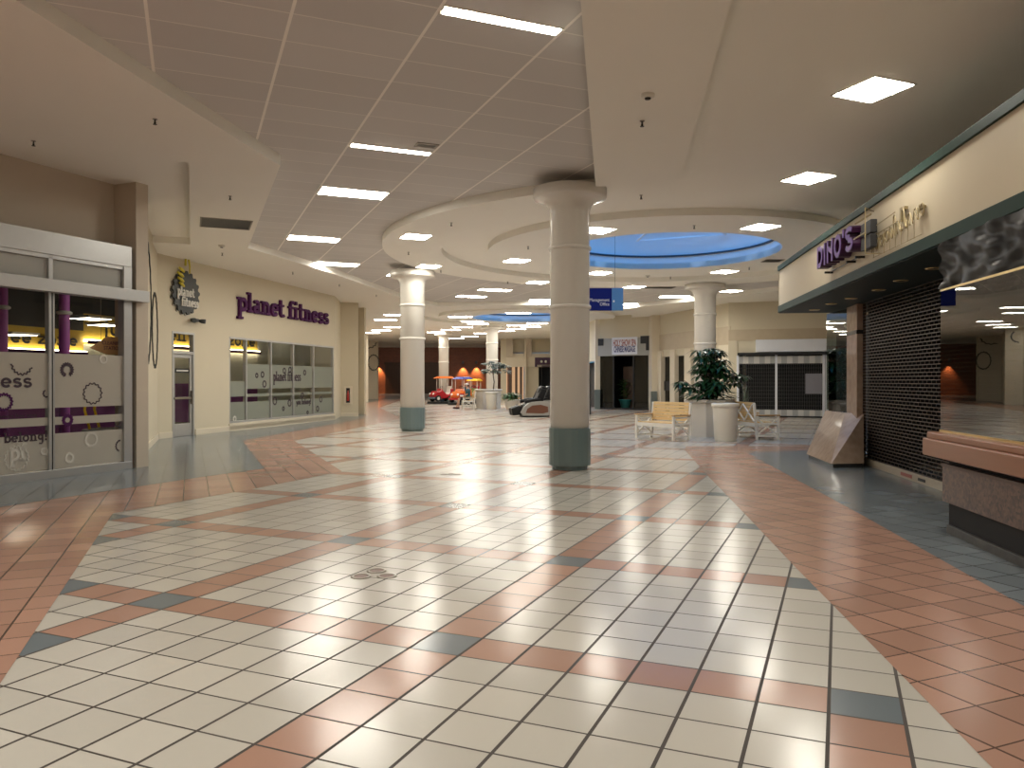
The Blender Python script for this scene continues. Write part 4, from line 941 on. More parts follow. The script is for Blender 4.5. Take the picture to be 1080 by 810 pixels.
mb = MB(); mb.box(-.5,.44,-.4,.4,0,2.15); mb.build('cabinet', M['black'], t, bevel=.02)
mb = MB(); mb.box(-.4,.34,-.42,-.4,.6,1.9); mb.build('front_panel', M['leather'], t)

# brick end wall
YW = 88.0
mb = MB(); mb.box(-19.5, 1.2, 0, .3, 0, 6.4); o = struct('wall_brick', mb, M['brick'], loc=(0, YW, 0))
mb = MB(); mb.hexa([(-.35,YB,0),(-.15,YB,0),(1.3,YW+.1,0),(1.1,YW+.1,0)], [(-.35,YB,6.4),(-.15,YB,6.4),(1.3,YW+.1,6.4),(1.1,YW+.1,6.4)]); struct('wall_brick_side', mb, M['brick'])
xg0, xg1 = xat(406.5, YW), xat(463, YW); zg = zat(384.5, YW)
t = thing('brown_shutter', 'wide closed brown slatted shutter in the far brick wall', 'shutter', ((xg0+xg1)/2, YW-.05, 0), 0); hw = (xg1-xg0)/2
mb = MB()
for k in range(int(hw*2/.22)): mb.box(-hw+.22*k, -hw+.22*k+.12, -.03, .02, 0.05, zg)
mb.box(-hw, hw, -.01, .02, .05, zg); mb.build('curtain', M['brown'], t)
mb = MB(); mb.box(-hw, hw, -.08, .03, 0, .1); mb.build('bottom_rail', M['bronze'], t)
mb = MB(); mb.box(-hw-.1, hw+.1, -.12, .03, zg, zg+.25); mb.build('head_box', M['brown'], t)
for px, lab in ((399.5,'alone left of the brown shutter'),(488.5,'left one of the close pair'),(502.5,'right one of the close pair')):
    z = zat(384, YW); x = xat(px, YW); t = thing('wall_downlight', 'orange downlight on the brick wall, %s' % lab, 'wall light', (x, YW-.35, z), 0, 'downlights on the brick wall')
    mb = MB(); mb.lathe([(.12,0),(.13,.02),(.13,.3),(.05,.34)], 16, cap=True); mb.build('can', M['alumd'], t)
    mb = MB(); mb.box(-.03,.03,0,.34,.15,.21); mb.build('arm', M['alumd'], t)
    l = bpy.data.lights.new('spot', 'SPOT'); l.energy = 420; l.color = (1,.42,.14); l.spot_size = R(75); l.spot_blend = .7; l.shadow_soft_size = .06
    lo = bpy.data.objects.new('bulb', l); COL.objects.link(lo); lo.parent = t; lo.location = (0, 0, -.03); lo.rotation_euler = (R(8), 0, 0)

# ------------------------------------------------------------------ benches
def bench():
    t = thing('bench', 'tmp', 'bench'); Lb, Dp = 1.30, .56
    for s in (-1, 1):
        x = s*(Lb/2-.03); mb = MB()
        mb.bar((x,-Dp/2,0),(x,-Dp/2,.60),.055); mb.bar((x,Dp/2-.02,0),(x,Dp/2+.06,.92),.055)
        mb.bar((x,-Dp/2,.10),(x,Dp/2,.10),.04); mb.bar((x,-Dp/2,.40),(x,Dp/2,.40),.05); mb.bar((x,-Dp/2,.56),(x,Dp/2+.03,.56),.04)
        mb.bar((x,-Dp/2,.12),(x,Dp/2,.54),.035); mb.bar((x+.002*s,-Dp/2,.54),(x+.002*s,Dp/2,.12),.035)
        mb.build('end_frame', M['benchw'], t, bevel=.004)
        mb = MB(); mb.box(x-.05, x+.05, -Dp/2-.04, Dp/2+.02, .60, .63); mb.build('armrest', M['arm'], t, bevel=.006)
    mb = MB(); mb.bar((-Lb/2+.03,-Dp/2,.37),(Lb/2-.03,-Dp/2,.37),.03,.09); mb.bar((-Lb/2+.03,Dp/2,.37),(Lb/2-.03,Dp/2,.37),.03,.09); mb.bar((-Lb/2+.03,0,.1),(Lb/2-.03,0,.1),.04); mb.build('rail', M['benchw'], t)
    mb = MB()
    for s in (-1, 0):                     # X brace behind the back
        xa, xb = (-Lb/2+.05, 0) if s else (0, Lb/2-.05)
        mb.bar((xa,Dp/2+.05,.46),(xb,Dp/2+.09,.88),.03); mb.bar((xa,Dp/2+.09,.88),(xb,Dp/2+.05,.46),.03)
    mb.build('back_brace', M['benchw'], t)
    for k in range(5):
        mb = MB(); y = -Dp/2+.02+.108*k; mb.box(-Lb/2+.06, Lb/2-.06, y, y+.09, .415, .44); mb.build('seat_slat', M['slat'], t, bevel=.004)
    for k in range(6):
        z = .47+.078*k; y = Dp/2-.035+(z-.44)*.17
        mb = MB(); mb.hexa([(-Lb/2+.06,y-.012,z),(Lb/2-.06,y-.012,z),(Lb/2-.06,y+.012,z),(-Lb/2+.06,y+.012,z)], [(-Lb/2+.06,y,z+.07),(Lb/2-.06,y,z+.07),(Lb/2-.06,y+.024,z+.07),(-Lb/2+.06,y+.024,z+.07)])
        mb.build('back_slat', M['slat'], t, bevel=.003)
    return t
bn = bench(); bn['group'] = 'benches beside the planters'
ang = atan2(18.62-19.67, 3.93-3.16); bn.location = (3.78, 19.42, 0); bn.rotation_euler = (0, 0, ang)
bn['label'] = 'yellow slatted white bench in full view left of the big planter'
dup(bn, (6.25, 19.72, 0), R(90)+.1, 'white bench seen from its end to the right of the stone bin')
b3 = dup(bn, (-2.30, 40.45, 0), R(-90)+.12, 'distant white bench seen end-on with a person sitting on it')

# ------------------------------------------------------------------ planters, bins and plants
def planter(lab, loc, r0, r1, h, n=8, rz=0.0):
    t = thing('planter', lab, 'planter', loc, rz)
    mb = MB(); mb.lathe([(r0,0),(r1-.03,h-.09),(r1+.03,h-.08),(r1+.04,h-.01),(r1,h),(r1-.09,h),(r1-.1,h-.12)], n, smooth=False, cap=False, a0=pi/n); mb.build('shell', M['planter'], t, bevel=.01)
    mb = MB(); mb.lathe([(.02,h-.1),(r1-.09,h-.11)], n, cap=False, a0=pi/n); mb.build('soil', M['soil'], t)
    return t
def leaf(mb, p, d, L, w, droop=.3, mi=0):
    d = Vector(d).normalized(); sd_ = d.cross(Vector((0,0,1)));
    if sd_.length < .01: sd_ = Vector((1,0,0))
    sd_.normalize(); p = Vector(p); prev = None; prof = (0,.75,1,.7,0.05)
    for k, q in enumerate(prof):
        f = k/(len(prof)-1); c = p + d*L*f + Vector((0,0,-droop*L*f*f)); a = mb.b.verts.new(c + sd_*w*q/2 + Vector((0,0,.12*w*q))); m = mb.b.verts.new(c); b = mb.b.verts.new(c - sd_*w*q/2 + Vector((0,0,.12*w*q)))
        if prev:
            mb.b.faces.new((prev[0],a,m,prev[1])).smooth = True; mb.b.faces.new((prev[1],m,b,prev[2])).smooth = True
        prev = (a, m, b)
def whorl(mb, c, n, L, w, up, droop, rnd):
    a0 = rnd.uniform(0, 6.28)
    for k in range(n):
        a = a0+2*pi*k/n; leaf(mb, c, (cos(a), sin(a), up+rnd.uniform(-.15,.15)), L*rnd.uniform(.8,1.1), w, droop)
planter('large octagonal off-white planter between the two near benches', (5.25, 20.55, 0), .58, .64, .98, 8)
rnd = random.Random(5)
t = thing('umbrella_plant', 'tall dark green umbrella plant growing in the large planter', 'plant', (5.25, 20.5, .87), 0)
mb = MB(); tips = []
for k in range(16):
    a = rnd.uniform(0, 6.28); r = rnd.uniform(.2, .86) ; h = rnd.uniform(.55, 1.45)
    if h > 1.2: r *= .6
    pts = [(rnd.uniform(-.12,.12), rnd.uniform(-.12,.12), 0), (r*.4*cos(a), r*.4*sin(a), h*.5), (r*cos(a), r*sin(a), h)]; mb.tube(pts, [.022,.017,.01], 6)
    tips += [pts[2], tuple((pts[1][q]+pts[2][q])/2 for q in range(3))]
mb.build('stem', M['stem'], t)
mb = MB()
for c in tips:
    for q in range(3): whorl(mb, (c[0]+rnd.uniform(-.16,.16), c[1]+rnd.uniform(-.16,.16), c[2]+rnd.uniform(-.1,.12)), 8, rnd.uniform(.27,.38), .10, .05, .5, rnd)
mb.build('foliage', M['plant1'], t)
mb = MB()
for k in range(150):
    a = rnd.uniform(0, 6.28); r = rnd.uniform(0, .5); leaf(mb, (r*cos(a), r*sin(a), rnd.uniform(.1,.3)), (cos(a), sin(a), rnd.uniform(.1,.9)), rnd.uniform(.3,.5), .085, .5)
mb.build('lower_leaves', M['plant1'], t)
def bin_(lab, loc, r, h):
    t = thing('litter_bin', lab, 'bin', loc, 0)
    mb = MB(); mb.lathe([(r*.74,0),(r*.78,.02),(r*.90,h-.14),(r*.92,h-.10),(r,h-.08),(r,h-.01),(r*.96,h),(r*.62,h),(r*.6,h-.06)], 36, cap=False); mb.build('shell', M['pot'], t)
    mb = MB(); mb.lathe([(.01,h-.3),(r*.62,h-.06)], 24, cap=False); mb.build('liner', M['black'], t)
    mb = MB(); mb.lathe([(r*.70,-0.0),(r*.72,.025)], 36, cap=False); mb.build('foot', M['brown'], t)
bin_('round tapered off-white stone bin in front of the large planter', (5.22, 18.9, 0), .335, .92)
planter('distant off-white planter with a thin tree, right of the seated person', (-1.25, 41.2, 0), .70, .76, 1.02, 8)
bin_('distant round cream bin in front of the thin tree\'s planter', (-1.05, 39.5, 0), .32, .90)
t = thing('thin_tree', 'thin grey green tree in the distant planter', 'plant', (-1.0, 41.1, .9), 0)
mb = MB(); mb.tube([(0,0,0),(.05,0,.5),(-.02,0,1.0),(.05,0,1.35)], [.035,.03,.025,.015], 7)
tips = []
for k in range(13):
    a = rnd.uniform(0, 6.28); r = rnd.uniform(.15,.7); z = rnd.uniform(.85,1.6)*1.0 - r*.15; p = (.1+r*cos(a), r*sin(a), z); mb.tube([(0,0,rnd.uniform(.75,1.2)), (p[0]*.5,p[1]*.5,z+.02), p], [.014,.01,.006], 5); tips.append(p)
mb.build('trunk', M['stem'], t); mb = MB()
for c in tips:
    for q in range(3): whorl(mb, (c[0]+rnd.uniform(-.14,.14), c[1]+rnd.uniform(-.14,.14), c[2]+rnd.uniform(-.08,.08)), 9, .27, .07, .15, .6, rnd)
mb.build('foliage', M['plant3'], t)
t = thing('plant_tub', 'low cream tub left of the massage chairs', 'planter', (xat(540, 39.2), 39.2, 0), 0)
mb = MB(); mb.lathe([(.28,0),(.40,.46),(.44,.47),(.44,.52),(.38,.52),(.37,.44)], 28, cap=False); mb.build('shell', M['pot'], t); mb = MB(); mb.lathe([(.01,.45),(.38,.45)], 20, cap=False); mb.build('soil', M['soil'], t)
t = thing('bushy_plant', 'bushy dark green plant in the low cream tub', 'plant', (xat(538.5, 39.2), 39.2, .45), 0); mb = MB()
mb.tube([(0,0,0),(0,0,.3)], .03, 6); mb.build('stem', M['stem'], t); mb = MB()
for k in range(260):
    a = rnd.uniform(0, 6.28); r = rnd.uniform(0, .30); leaf(mb, (r*cos(a), r*sin(a), rnd.uniform(.08,.34)), (cos(a), sin(a), rnd.uniform(-.1,.9)), rnd.uniform(.25,.42), .09, .45)
mb.build('foliage', M['plant2'], t)
pa = A.w(1.25, .75); t = thing('potted_palm', 'dim potted plant in a teal pot inside the far dark shop doorway', 'plant', (pa[0], pa[1], 0), 0)
mb = MB(); mb.lathe([(.2,0),(.3,.42),(.33,.44),(.33,.5),(.28,.5)], 20, cap=True); mb.build('pot', M['teal2'], t); mb = MB()
for k in range(70): a = rnd.uniform(0, 6.28); leaf(mb, (0,0,.5+rnd.uniform(0,.9)), (cos(a), sin(a), rnd.uniform(.2,1.2)), rnd.uniform(.4,.7), .08, .4)
mb.build('foliage', M['plant2'], t)
p9 = G.w(G.hit(790), -.9); t = thing('dry_plant', 'sparse pale dry plant standing before the grey folding grille', 'plant', (p9[0]-.2, p9[1]-.2, 0), 0)
mb = MB(); mb.lathe([(.13,0),(.17,.25),(.18,.28),(.15,.28)], 16); mb.build('pot', M['teal2'], t); mb = MB()
for k in range(26): a = rnd.uniform(0, 6.28); leaf(mb, (rnd.uniform(-.05,.05),rnd.uniform(-.05,.05),.25+rnd.uniform(0,.6)), (cos(a)*.5, sin(a)*.5, 1.3), rnd.uniform(.4,.75), .04, .2)
mb.build('foliage', M['plant3'], t)

# ------------------------------------------------------------------ massage chairs
def massage_chair():
    t = thing('massage_chair', 'tmp', 'massage chair', (0,0,0), 0, 'massage chairs behind the near column')
    for s in (-1, 1):        # side shells; the chair faces local -x
        y = s*.36
        prof = [(-.55,.06),(-.62,.2),(-.50,.42),(-.25,.60),(.1,.66),(.55,.62),(.72,.45),(.7,.1),(.5,.05)]
        mb = MB(); mb.xz(prof, y-.06, y+.06); mb.build('side_shell', M['silver'], t, bevel=.02)
        pr = [(-.42,.17),(-.36,.34),(-.15,.47),(.2,.5),(.5,.42),(.52,.2),(.3,.15)]
        mb = MB(); yy = y + s*.062; mb.xz(pr, yy-.006, yy+.006); mb.build('side_inlay', M['chairbrown'], t)
        mb = MB(); mb.tube([(-.45,s*.36,.60),(-.2,s*.37,.68),(.2,s*.37,.70)], [.06,.075,.07], 10); mb.build('armrest', M['leather'], t)
    mb = MB(); mb.hexa([(-.45,-.3,.16),(.45,-.3,.1),(.45,.3,.1),(-.45,.3,.16)], [(-.48,-.3,.50),(.35,-.3,.44),(.35,.3,.44),(-.48,.3,.50)]); mb.build('seat', M['leather'], t, bevel=.06)
    mb = MB(); mb.hexa([(-.05,-.3,.42),(.25,-.3,.36),(.25,.3,.36),(-.05,.3,.42)], [(.30,-.27,1.26),(.56,-.27,1.20),(.56,.27,1.20),(.30,.27,1.26)]); mb.build('backrest', M['leather'], t, bevel=.07)
    for s in (-1, 1): mb = MB(); mb.hexa([(.0,s*.31-.06,.62),(.30,s*.31-.06,.55),(.30,s*.31+.06,.55),(.0,s*.31+.06,.62)], [(.26,s*.29-.05,1.16),(.50,s*.29-.05,1.10),(.50,s*.29+.05,1.10),(.26,s*.29+.05,1.16)]); mb.build('side_bolster', M['leather'], t, bevel=.04)
    mb = MB(); mb.hexa([(.16,-.17,.98),(.24,-.17,.96),(.24,.17,.96),(.16,.17,.98)], [(.25,-.17,1.21),(.32,-.17,1.19),(.32,.17,1.19),(.25,.17,1.21)]); mb.build('head_cushion', M['leather'], t, bevel=.03)
    for s in (-1, 1): mb = MB(); mb.hexa([(-.92,s*.16-.13,.06),(-.55,s*.16-.13,.10),(-.55,s*.16+.13,.10),(-.92,s*.16+.13,.06)], [(-.98,s*.16-.13,.36),(-.55,s*.16-.13,.50),(-.55,s*.16+.13,.50),(-.98,s*.16+.13,.36)]); mb.build('leg_rest', M['leather'], t, bevel=.05)
    mb = MB(); mb.bar((-.62,-.3,.47),(-.62,.3,.47),.05); mb.build('chrome_bar', M['chrome'], t)
    mb = MB(); mb.box(-.5,.6,-.28,.28,0,.08); mb.build('base', M['black'], t)
    return t
mc = massage_chair(); mc['label'] = 'black massage chair with silver side, left one, its leg rest in view'
mc.location = (.86, 31.5, 0); mc.rotation_euler = (0, 0, R(14))
dup(mc, (1.22, 33.0, 0), R(14), 'second black massage chair just behind the left one, mostly hidden by the near column')

# ------------------------------------------------------------------ children's rides (generic little cars)
def ride(lab, loc, rz, cb, cs, cr, cp, hr=1.75, roof=True):
    t = thing('kiddie_ride', lab, 'ride', loc, rz, 'coin rides by the far planter')
    mb = MB(); mb.box(-.8,.8,-.5,.5,0,.14); mb.build('platform', M['rubber'], t, bevel=.02)
    mb = MB(); mb.lathe([(.16,.14),(.14,.3)], 16); mb.build('pedestal', M['slate'], t)
    mb = MB(); mb.xz([(-.75,.42),(-.78,.62),(-.55,.80),(-.22,.84),(-.14,1.0),(-.08,.84),(.2,.6),(.45,.62),(.5,.95),(.66,1.0),(.76,.6),(.66,.36),(-.5,.3)], -.34, .34); mb.build('body', M[cb], t, bevel=.06)
    mb = MB(); mb.box(.1,.48,-.26,.26,.6,.68); mb.hexa([(.42,-.26,.66),(.52,-.26,.66),(.52,.26,.66),(.42,.26,.66)],[(.52,-.24,1.12),(.60,-.24,1.12),(.60,.24,1.12),(.52,.24,1.12)]); mb.build('seat', M[cs], t, bevel=.03)
    for sx in (-.48, .46):
        for s in (-1, 1):
            mb = MB(); mb.tube([(sx,s*.30,.34),(sx,s*.42,.34)], .2, 18); w_ = mb.build('wheel', M['rubber'], t)
            mb = MB(); mb.tube([(sx,s*.42,.34),(sx,s*.435,.34)], .1, 14); mb.build('hub', M['whitep'], w_)
    mb = MB(); mb.tube([(-.05+.14*cos(a)*.3, .14*sin(a), 1.0+.14*cos(a)) for a in [k*2*pi/14 for k in range(14)]], .018, 6, closed=True); mb.build('steering_wheel', M['rubber'], t)
    if roof:
        for sx in (-.2, .58):
            for s in (-1, 1): mb = MB(); mb.tube([(sx,s*.3,.8),(sx,s*.3,hr-.12)], .022, 6); mb.build('roof_post', M['whitep'], t)
        mb = MB(); mb.hexa([(-.45,-.42,hr-.14),(.78,-.42,hr-.14),(.78,.42,hr-.14),(-.45,.42,hr-.14)],[(-.2,-.28,hr),(.6,-.28,hr),(.6,.28,hr),(-.2,.28,hr)]); mb.build('roof', M[cr], t, bevel=.03)
    for s in (-1, 1): mb = MB(); mb.ball((-.74,s*.22,.62), .06, .075, .075); mb.build('headlamp', M['whitep'], t)
    mb = MB(); mb.box(-.84,-.7,-.4,.4,.3,.42); mb.build('bumper', M[cp], t, bevel=.03)
    return t
Yk = 52.0
ride('orange roofed red and white coin ride, leftmost of the group', (xat(466, 49.6), 49.6, 0), R(35), 'redp', 'whitep', 'orange', 'slate', 1.75)
ride('blue roofed brown coin ride behind the seated person', (xat(486.5, 47.5), 47.5, 0), R(62), 'orange', 'slate', 'bluep', 'redp', 1.7)
ride('yellow roofed olive coin ride nearest the far planter', (xat(499.5, 51), 51.0, 0), R(75), 'greenp', 'redp', 'yelp', 'yelp', 1.6)
t = MB(); t.box(-1.25,1.25,-.9,.9,0,.012); o = t.build('floor_mat', M['rubber']); o.location = (xat(470, 49.4), 49.4, .0); tag(o, 'dark mat under the orange roofed coin ride', 'mat')

# ------------------------------------------------------------------ seated person on the distant bench
def skin_chain(name, verts, edges, m, parent, root=0, sub=2):
    me = bpy.data.meshes.new(name); me.from_pydata([v[:3] for v in verts], edges, []); me.materials.append(m)
    o = bpy.data.objects.new(name, me); COL.objects.link(o); o.parent = parent
    sk = o.modifiers.new('skin', 'SKIN'); sk.use_smooth_shade = True
    ly = me.skin_vertices[0] if me.skin_vertices else None
    if ly is None:
        me.attributes.new('x', 'FLOAT', 'POINT'); 
    for i, v in enumerate(verts):
        d = me.skin_vertices[0].data[i]; d.radius = (v[3], v[4] if len(v) > 4 else v[3]); d.use_root = (i == root)
    s = o.modifiers.new('sub', 'SUBSURF'); s.levels = sub; s.render_levels = sub
    return o
def person(loc, rz):
    t = thing('person', 'person in a pale cap and teal shirt sitting on the distant bench', 'person', loc, rz)   # faces local -y, seat at z .44
    V = []; E_ = []
    def add(x, y, z, r, r2=None, to=None):
        V.append((x, y, z, r, r2 or r)); i = len(V)-1
        if to is not None: E_.append((to, i))
        return i
    pel = add(0, .10, .54, .15, .12); wst = add(0, .12, .70, .14, .11, pel); ch = add(0, .12, .90, .165, .12, wst); sh = add(0, .11, 1.02, .13, .09, ch); nk = add(0, .09, 1.09, .055, .055, sh); hd = add(0, .06, 1.17, .075, .085, nk); tp = add(0, .05, 1.29, .075, .09, hd)
    for s in (-1, 1):
        a = add(s*.19, .11, 1.0, .06, None, sh); b = add(s*.24, .06, .76, .045, None, a); c = add(s*.15, -.16, .66, .035, None, b); h = add(s*.12, -.24, .655, .034, .022, c)
        for q in range(4):
            f1 = add(s*.12 + (q-1.5)*.021, -.295-.004*(1.5-abs(q-1.5)), .65, .010, None, h); add(s*.12 + (q-1.5)*.022, -.325-.008*(1.5-abs(q-1.5)), .632, .008, None, f1)
        th = add(s*.075, -.255, .66, .011, None, h); add(s*.06, -.285, .652, .009, None, th)
        hp = add(s*.10, .05, .53, .10, None, pel); kn = add(s*.13, -.36, .52, .062, None, hp); cf = add(s*.13, -.38, .34, .056, None, kn); an = add(s*.13, -.42+.05*s, .10, .038, None, cf); ft = add(s*.14, -.55+.05*s, .045, .04, .03, an)
    b = skin_chain('body', V, E_, M['skin'], t)
    mb = MB(); mb.lathe([(.165,.50),(.175,.60),(.165,.75),(.185,.90),(.17,1.0),(.085,1.07),(.07,1.08)], 20, 0, .11); mb.b.verts.ensure_lookup_table()
    for v in mb.b.verts: v.co.y = .11 + (v.co.y-.11)*.80
    for s in (-1, 1): mb.tube([(s*.13,.11,.99),(s*.21,.10,.96),(s*.245,.07,.80)], [.085,.08,.065], 12)
    mb.build('shirt', M['teeth'], t)
    mb = MB()
    for s in (-1, 1): mb.tube([(s*.07,.14,.53),(s*.10,.02,.535),(s*.13,-.30,.525)], [.13,.115,.085], 14)
    mb.build('shorts', M['shorts'], t)
    for s in (-1, 1): mb = MB(); mb.ball((s*.14,-.50+.05*s,.05), .05, .13, .05); mb.build('shoe', M['shoe'], t)
    mb = MB(); mb.ball((0,.06,1.275), .092, .108, .075, 16); mb.hexa([(-.07,-.03,1.27),(.07,-.03,1.27),(.05,-.12,1.25),(-.05,-.12,1.25)],[(-.07,-.03,1.285),(.07,-.03,1.285),(.05,-.12,1.26),(-.05,-.12,1.26)]); mb.build('cap', M['cap'], t)
    mb = MB(); mb.ball((0,.085,1.22), .086, .09, .08, 14); mb.build('hair', M['hair'], t)
    mb = MB(); mb.ball((0,-.035,1.185), .014, .022, .02, 8); mb.build('nose', M['skin'], t)
    mb = MB()
    for s in (-1, 1): mb.ball((s*.032,-.02,1.212), .011, .008, .008, 8)
    mb.build('eyes', M['black'], t)
    mb = MB(); mb.ball((0,-.026,1.145), .025, .008, .007, 8); mb.build('mouth', M['redp'], t)
    for s in (-1, 1): mb = MB(); mb.ball((s*.08,.06,1.19), .012, .025, .035, 8); mb.build('ear', M['skin'], t)
    return t
person((-2.42, 40.45, .0), R(-90)+.12)
t = thing('red_bag', 'small red and white bag on the lap of the seated person', 'bag', (-2.62, 40.32, .60), 0)
mb = MB(); mb.box(-.13,.13,-.09,.09,0,.2); mb.build('sack', M['redp'], t, bevel=.03); mb = MB(); mb.box(-.09,.09,-.097,-.088,.04,.13); mb.build('white_patch', M['whitep'], t)

# ------------------------------------------------------------------ floor outlets
def outlet(px, py, lab, r=.075):
    x, y = fl(px, py); t = thing('floor_outlet', lab, 'floor outlet', (x, y, .0), 0, 'round metal outlets in the floor')
    mb = MB(); mb.lathe([(r*.72,.003),(r*.76,.007),(r,.006),(r*1.02,.001)], 28, cap=False); mb.build('ring', M['steel'], t)
    mb = MB(); mb.lathe([(.002,.004),(r*.3,.005),(r*.72,.0025)], 28, cap=False); mb.build('cap', M['chairbrown'], t)
outlet(380.5, 608.5, 'left one of the three round floor outlets in the near cream tiles'); outlet(397, 602.5, 'back one of the three round floor outlets in the near cream tiles'); outlet(408, 608, 'right one of the three round floor outlets in the near cream tiles')
for q, px in enumerate((468.5, 475.5, 482.5)): outlet(px, 500.5 - (q == 1)*.6, '%s of three small distant floor outlets left of the near column' % ('left','middle','right')[q], .06)

# ------------------------------------------------------------------ lights in the ceilings
GE = (CE, SE); GG = (-SE, CE)
ORD = ['nearest','second nearest','third nearest','fourth nearest','fifth nearest','sixth nearest','seventh nearest','eighth nearest','ninth nearest','tenth nearest']
def panel_proto(name, L, Wd, mat_, frame=True):
    t = thing(name, 'tmp', 'ceiling light')
    mb = MB(); a, b = L/2, Wd/2; mb.box(-a,a,-b,b,-.006,.004); mb.build('frame', M['lamprim'], t)
    mb = MB(); mb.poly([(-a+.025,-b+.02,-.0095),(-a+.025,b-.02,-.0095),(a-.025,b-.02,-.0095),(a-.025,-b+.02,-.0095)]); df = mb.build('diffuser', M[mat_], t)
    if df.data.polygons[0].normal.z > 0: df.data.flip_normals()
    if frame:
        mb = MB(); n = max(2, round(L/.3)); m = max(2, round(Wd/.3))
        for k in range(1, n): mb.box(-a+L*k/n-.005,-a+L*k/n+.005,-b,b,-.018,-.0122)
        for k in range(1, m): mb.box(-a,a,-b+Wd*k/m-.005,-b+Wd*k/m+.005,-.0185,-.0122)
        mb.build('louvre', M['lamprim'], t)
    return t
rzT = R(22.6)
def grid_pt(e, g, ox=-.65, oy=6.97): return (ox + e*1.22*CE - g*SE, oy + e*1.22*SE + g*CE)
PN = panel_proto('slim_tube_light', 1.2, .17, 'lamp', False); PW = panel_proto('fluorescent_panel', 1.2, .58, 'lamp', False); PS_ = panel_proto('square_panel_light', .61, .61, 'lamp3'); PR = panel_proto('recessed_panel', 1.2, .6, 'lamp2', False)
used = set()
def place(proto, p, rz, lab, group):
    if proto.name not in used:
        used.add(proto.name); o = proto; o.location = p; o.rotation_euler = (0,0,rz); o['label'] = lab; o['group'] = group; return o
    return dup(proto, p, rz, lab, group)
tl = [(PN, .5, .0, 'slim tube light in the grey tile ceiling, nearest the camera'), (PN, .5, 4.32, 'slim tube light in the grey tile ceiling, the farther one beside the small vent')]
for pr, e, g, lab in tl: p = grid_pt(e, g); place(pr, (p[0], p[1], ZT-.003), rzT, lab, 'slim lights in the tile ceiling')
for e, g, lab in ((.5, 7.15, 'largest fluorescent panel in the grey tile ceiling, left of centre'), (.5, 11.95, 'second fluorescent panel down the grey tile ceiling row'), (1.5, 15.75, 'third fluorescent panel down the grey tile ceiling, above the gym sign'), (3.5, 17.3, 'fluorescent panel half hidden by the left column capital'), (6.8, 19.9, 'fluorescent panel beyond the ring ceiling, right one of two side by side'), (6.75, 22.3, 'fluorescent panel beyond the ring ceiling, left one of two side by side')):
    p = grid_pt(e, g); place(PW, (p[0], p[1], ZT-.003), rzT, lab, 'fluorescent panels in the tile ceiling')
for px, py, lab in ((711.5, 312.8, 'fluorescent panel right of the blue hanging sign, toward the back column'), (671, 320.8, 'fluorescent panel low and just right of the blue hanging sign'), (573, 316.7, 'fluorescent panel at the left edge of the near column, beyond the ring')):
    p = cl(px, py, ZT); place(PW, (p[0], p[1], ZT-.003), rzT+R(-45)*0-.35, lab, 'fluorescent panels in the tile ceiling')
for x, y, lab in ((-2.6,3.0,'ahead on the left'),(-3.4,-1.2,'to the left'),(-1.5,-4.6,'farthest back')):  # invented panels out of view, added to light the near floor
    place(PW, (x, y, ZT-.003), rzT, 'added unseen fluorescent panel in the tile ceiling over the viewer, ' + lab, 'fluorescent panels in the tile ceiling')
for x, y, lab in ((3.25,4.75,'ahead'),(2.75,1.0,'beside'),(2.2,-2.8,'behind')):  # row carried on out of view, added for even light near the camera
    place(PS_, (x, y, ZL-.003), R(22.6), 'added unseen square ceiling light over the right-hand shop counter, ' + lab + ' of the viewer' if lab != 'beside' else 'added unseen square ceiling light right beside the viewer over the shop counter', 'square lights in the plaster ceiling')
for x, y, lab in ((-6.6,4.6,'nearer to the glass'),(-5.2,1.2,'farther from the glass'),(-7.6,.6,'farthest left')):  # added past the left edge to brighten the entrance floor and soffit
    place(PR, (x, y, ZL-.004), R(67), 'added unseen panel light in the plaster ceiling left of the viewer, ' + lab, 'added panel lights by the entrance')
sq = [(920,95,'big square ceiling light nearest the camera, over the right-hand shop',.35),(852,188,'second square ceiling light over the right-hand shop',.35),(438.5,249.5,'square light at the left edge of the ring ceiling',.3),(452,281,'square light right above the left column capital',.3),(545,275,'square light in the inner disc, left of the near column',.2),(567,297.8,'square light on the ring just left of the near column',.2),(630,243,'square light in the inner disc, touching the near column on its right',.3),(802,239.5,'square light at the right of the big blue skylight',.3),(764,286.5,'square light in the inner disc below the right end of the big skylight',.2),(632,288,'square light in the inner disc above the blue hanging sign',.2),(669,302.5,'square light beyond the inner disc, above the end of the blue sign',.1),(771,307,'square light just right of the back column capital',.1)]
for px, py, lab, rz in sq:
    p = cl(px, py); place(PS_ if True else PS_, (p[0], p[1], ZL-.003), R(22.6), lab, 'square lights in the plaster ceiling')
far = [(406.7,337.3),(415.5,345),(402,348.4),(391,351),(418,332),(460,350.4),(475.5,347.8),(488,345),(504.5,341.5),(485.5,334),(498,339),(545.5,343),(544.5,346.7),(533,349),(560,344.5),(495.5,354.7),(481,357),(509,351.5),(546.7,330),(566.7,341)]
pts = sorted([(cl(px, py), px, py) for px, py in far], key=lambda q: q[0][1])
where = lambda px: 'over the far cream wall' if px < 430 else 'between the two far columns' if px < 516 else 'between the thin tree and the near column'
cnt = {}
for p, px, py in pts:
    w_ = where(px); cnt[w_] = cnt.get(w_, -1) + 1
    place(PR, (p[0], p[1], ZL-.004), R(-6), 'distant ceiling panel light %s, %s of them' % (w_, ORD[cnt[w_]]), 'distant ceiling panel lights')

for q, x in enumerate((-13,-9.5,-6,-2.5)):  # added panels hidden behind the soffit edge, there to brighten the brick
    place(PR, (x, 81.5, 6.285), 0, 'added unseen panel light in the high ceiling before the brick wall, %s from the left' % ('first','second','third','fourth')[q], 'added lights before the brick wall')

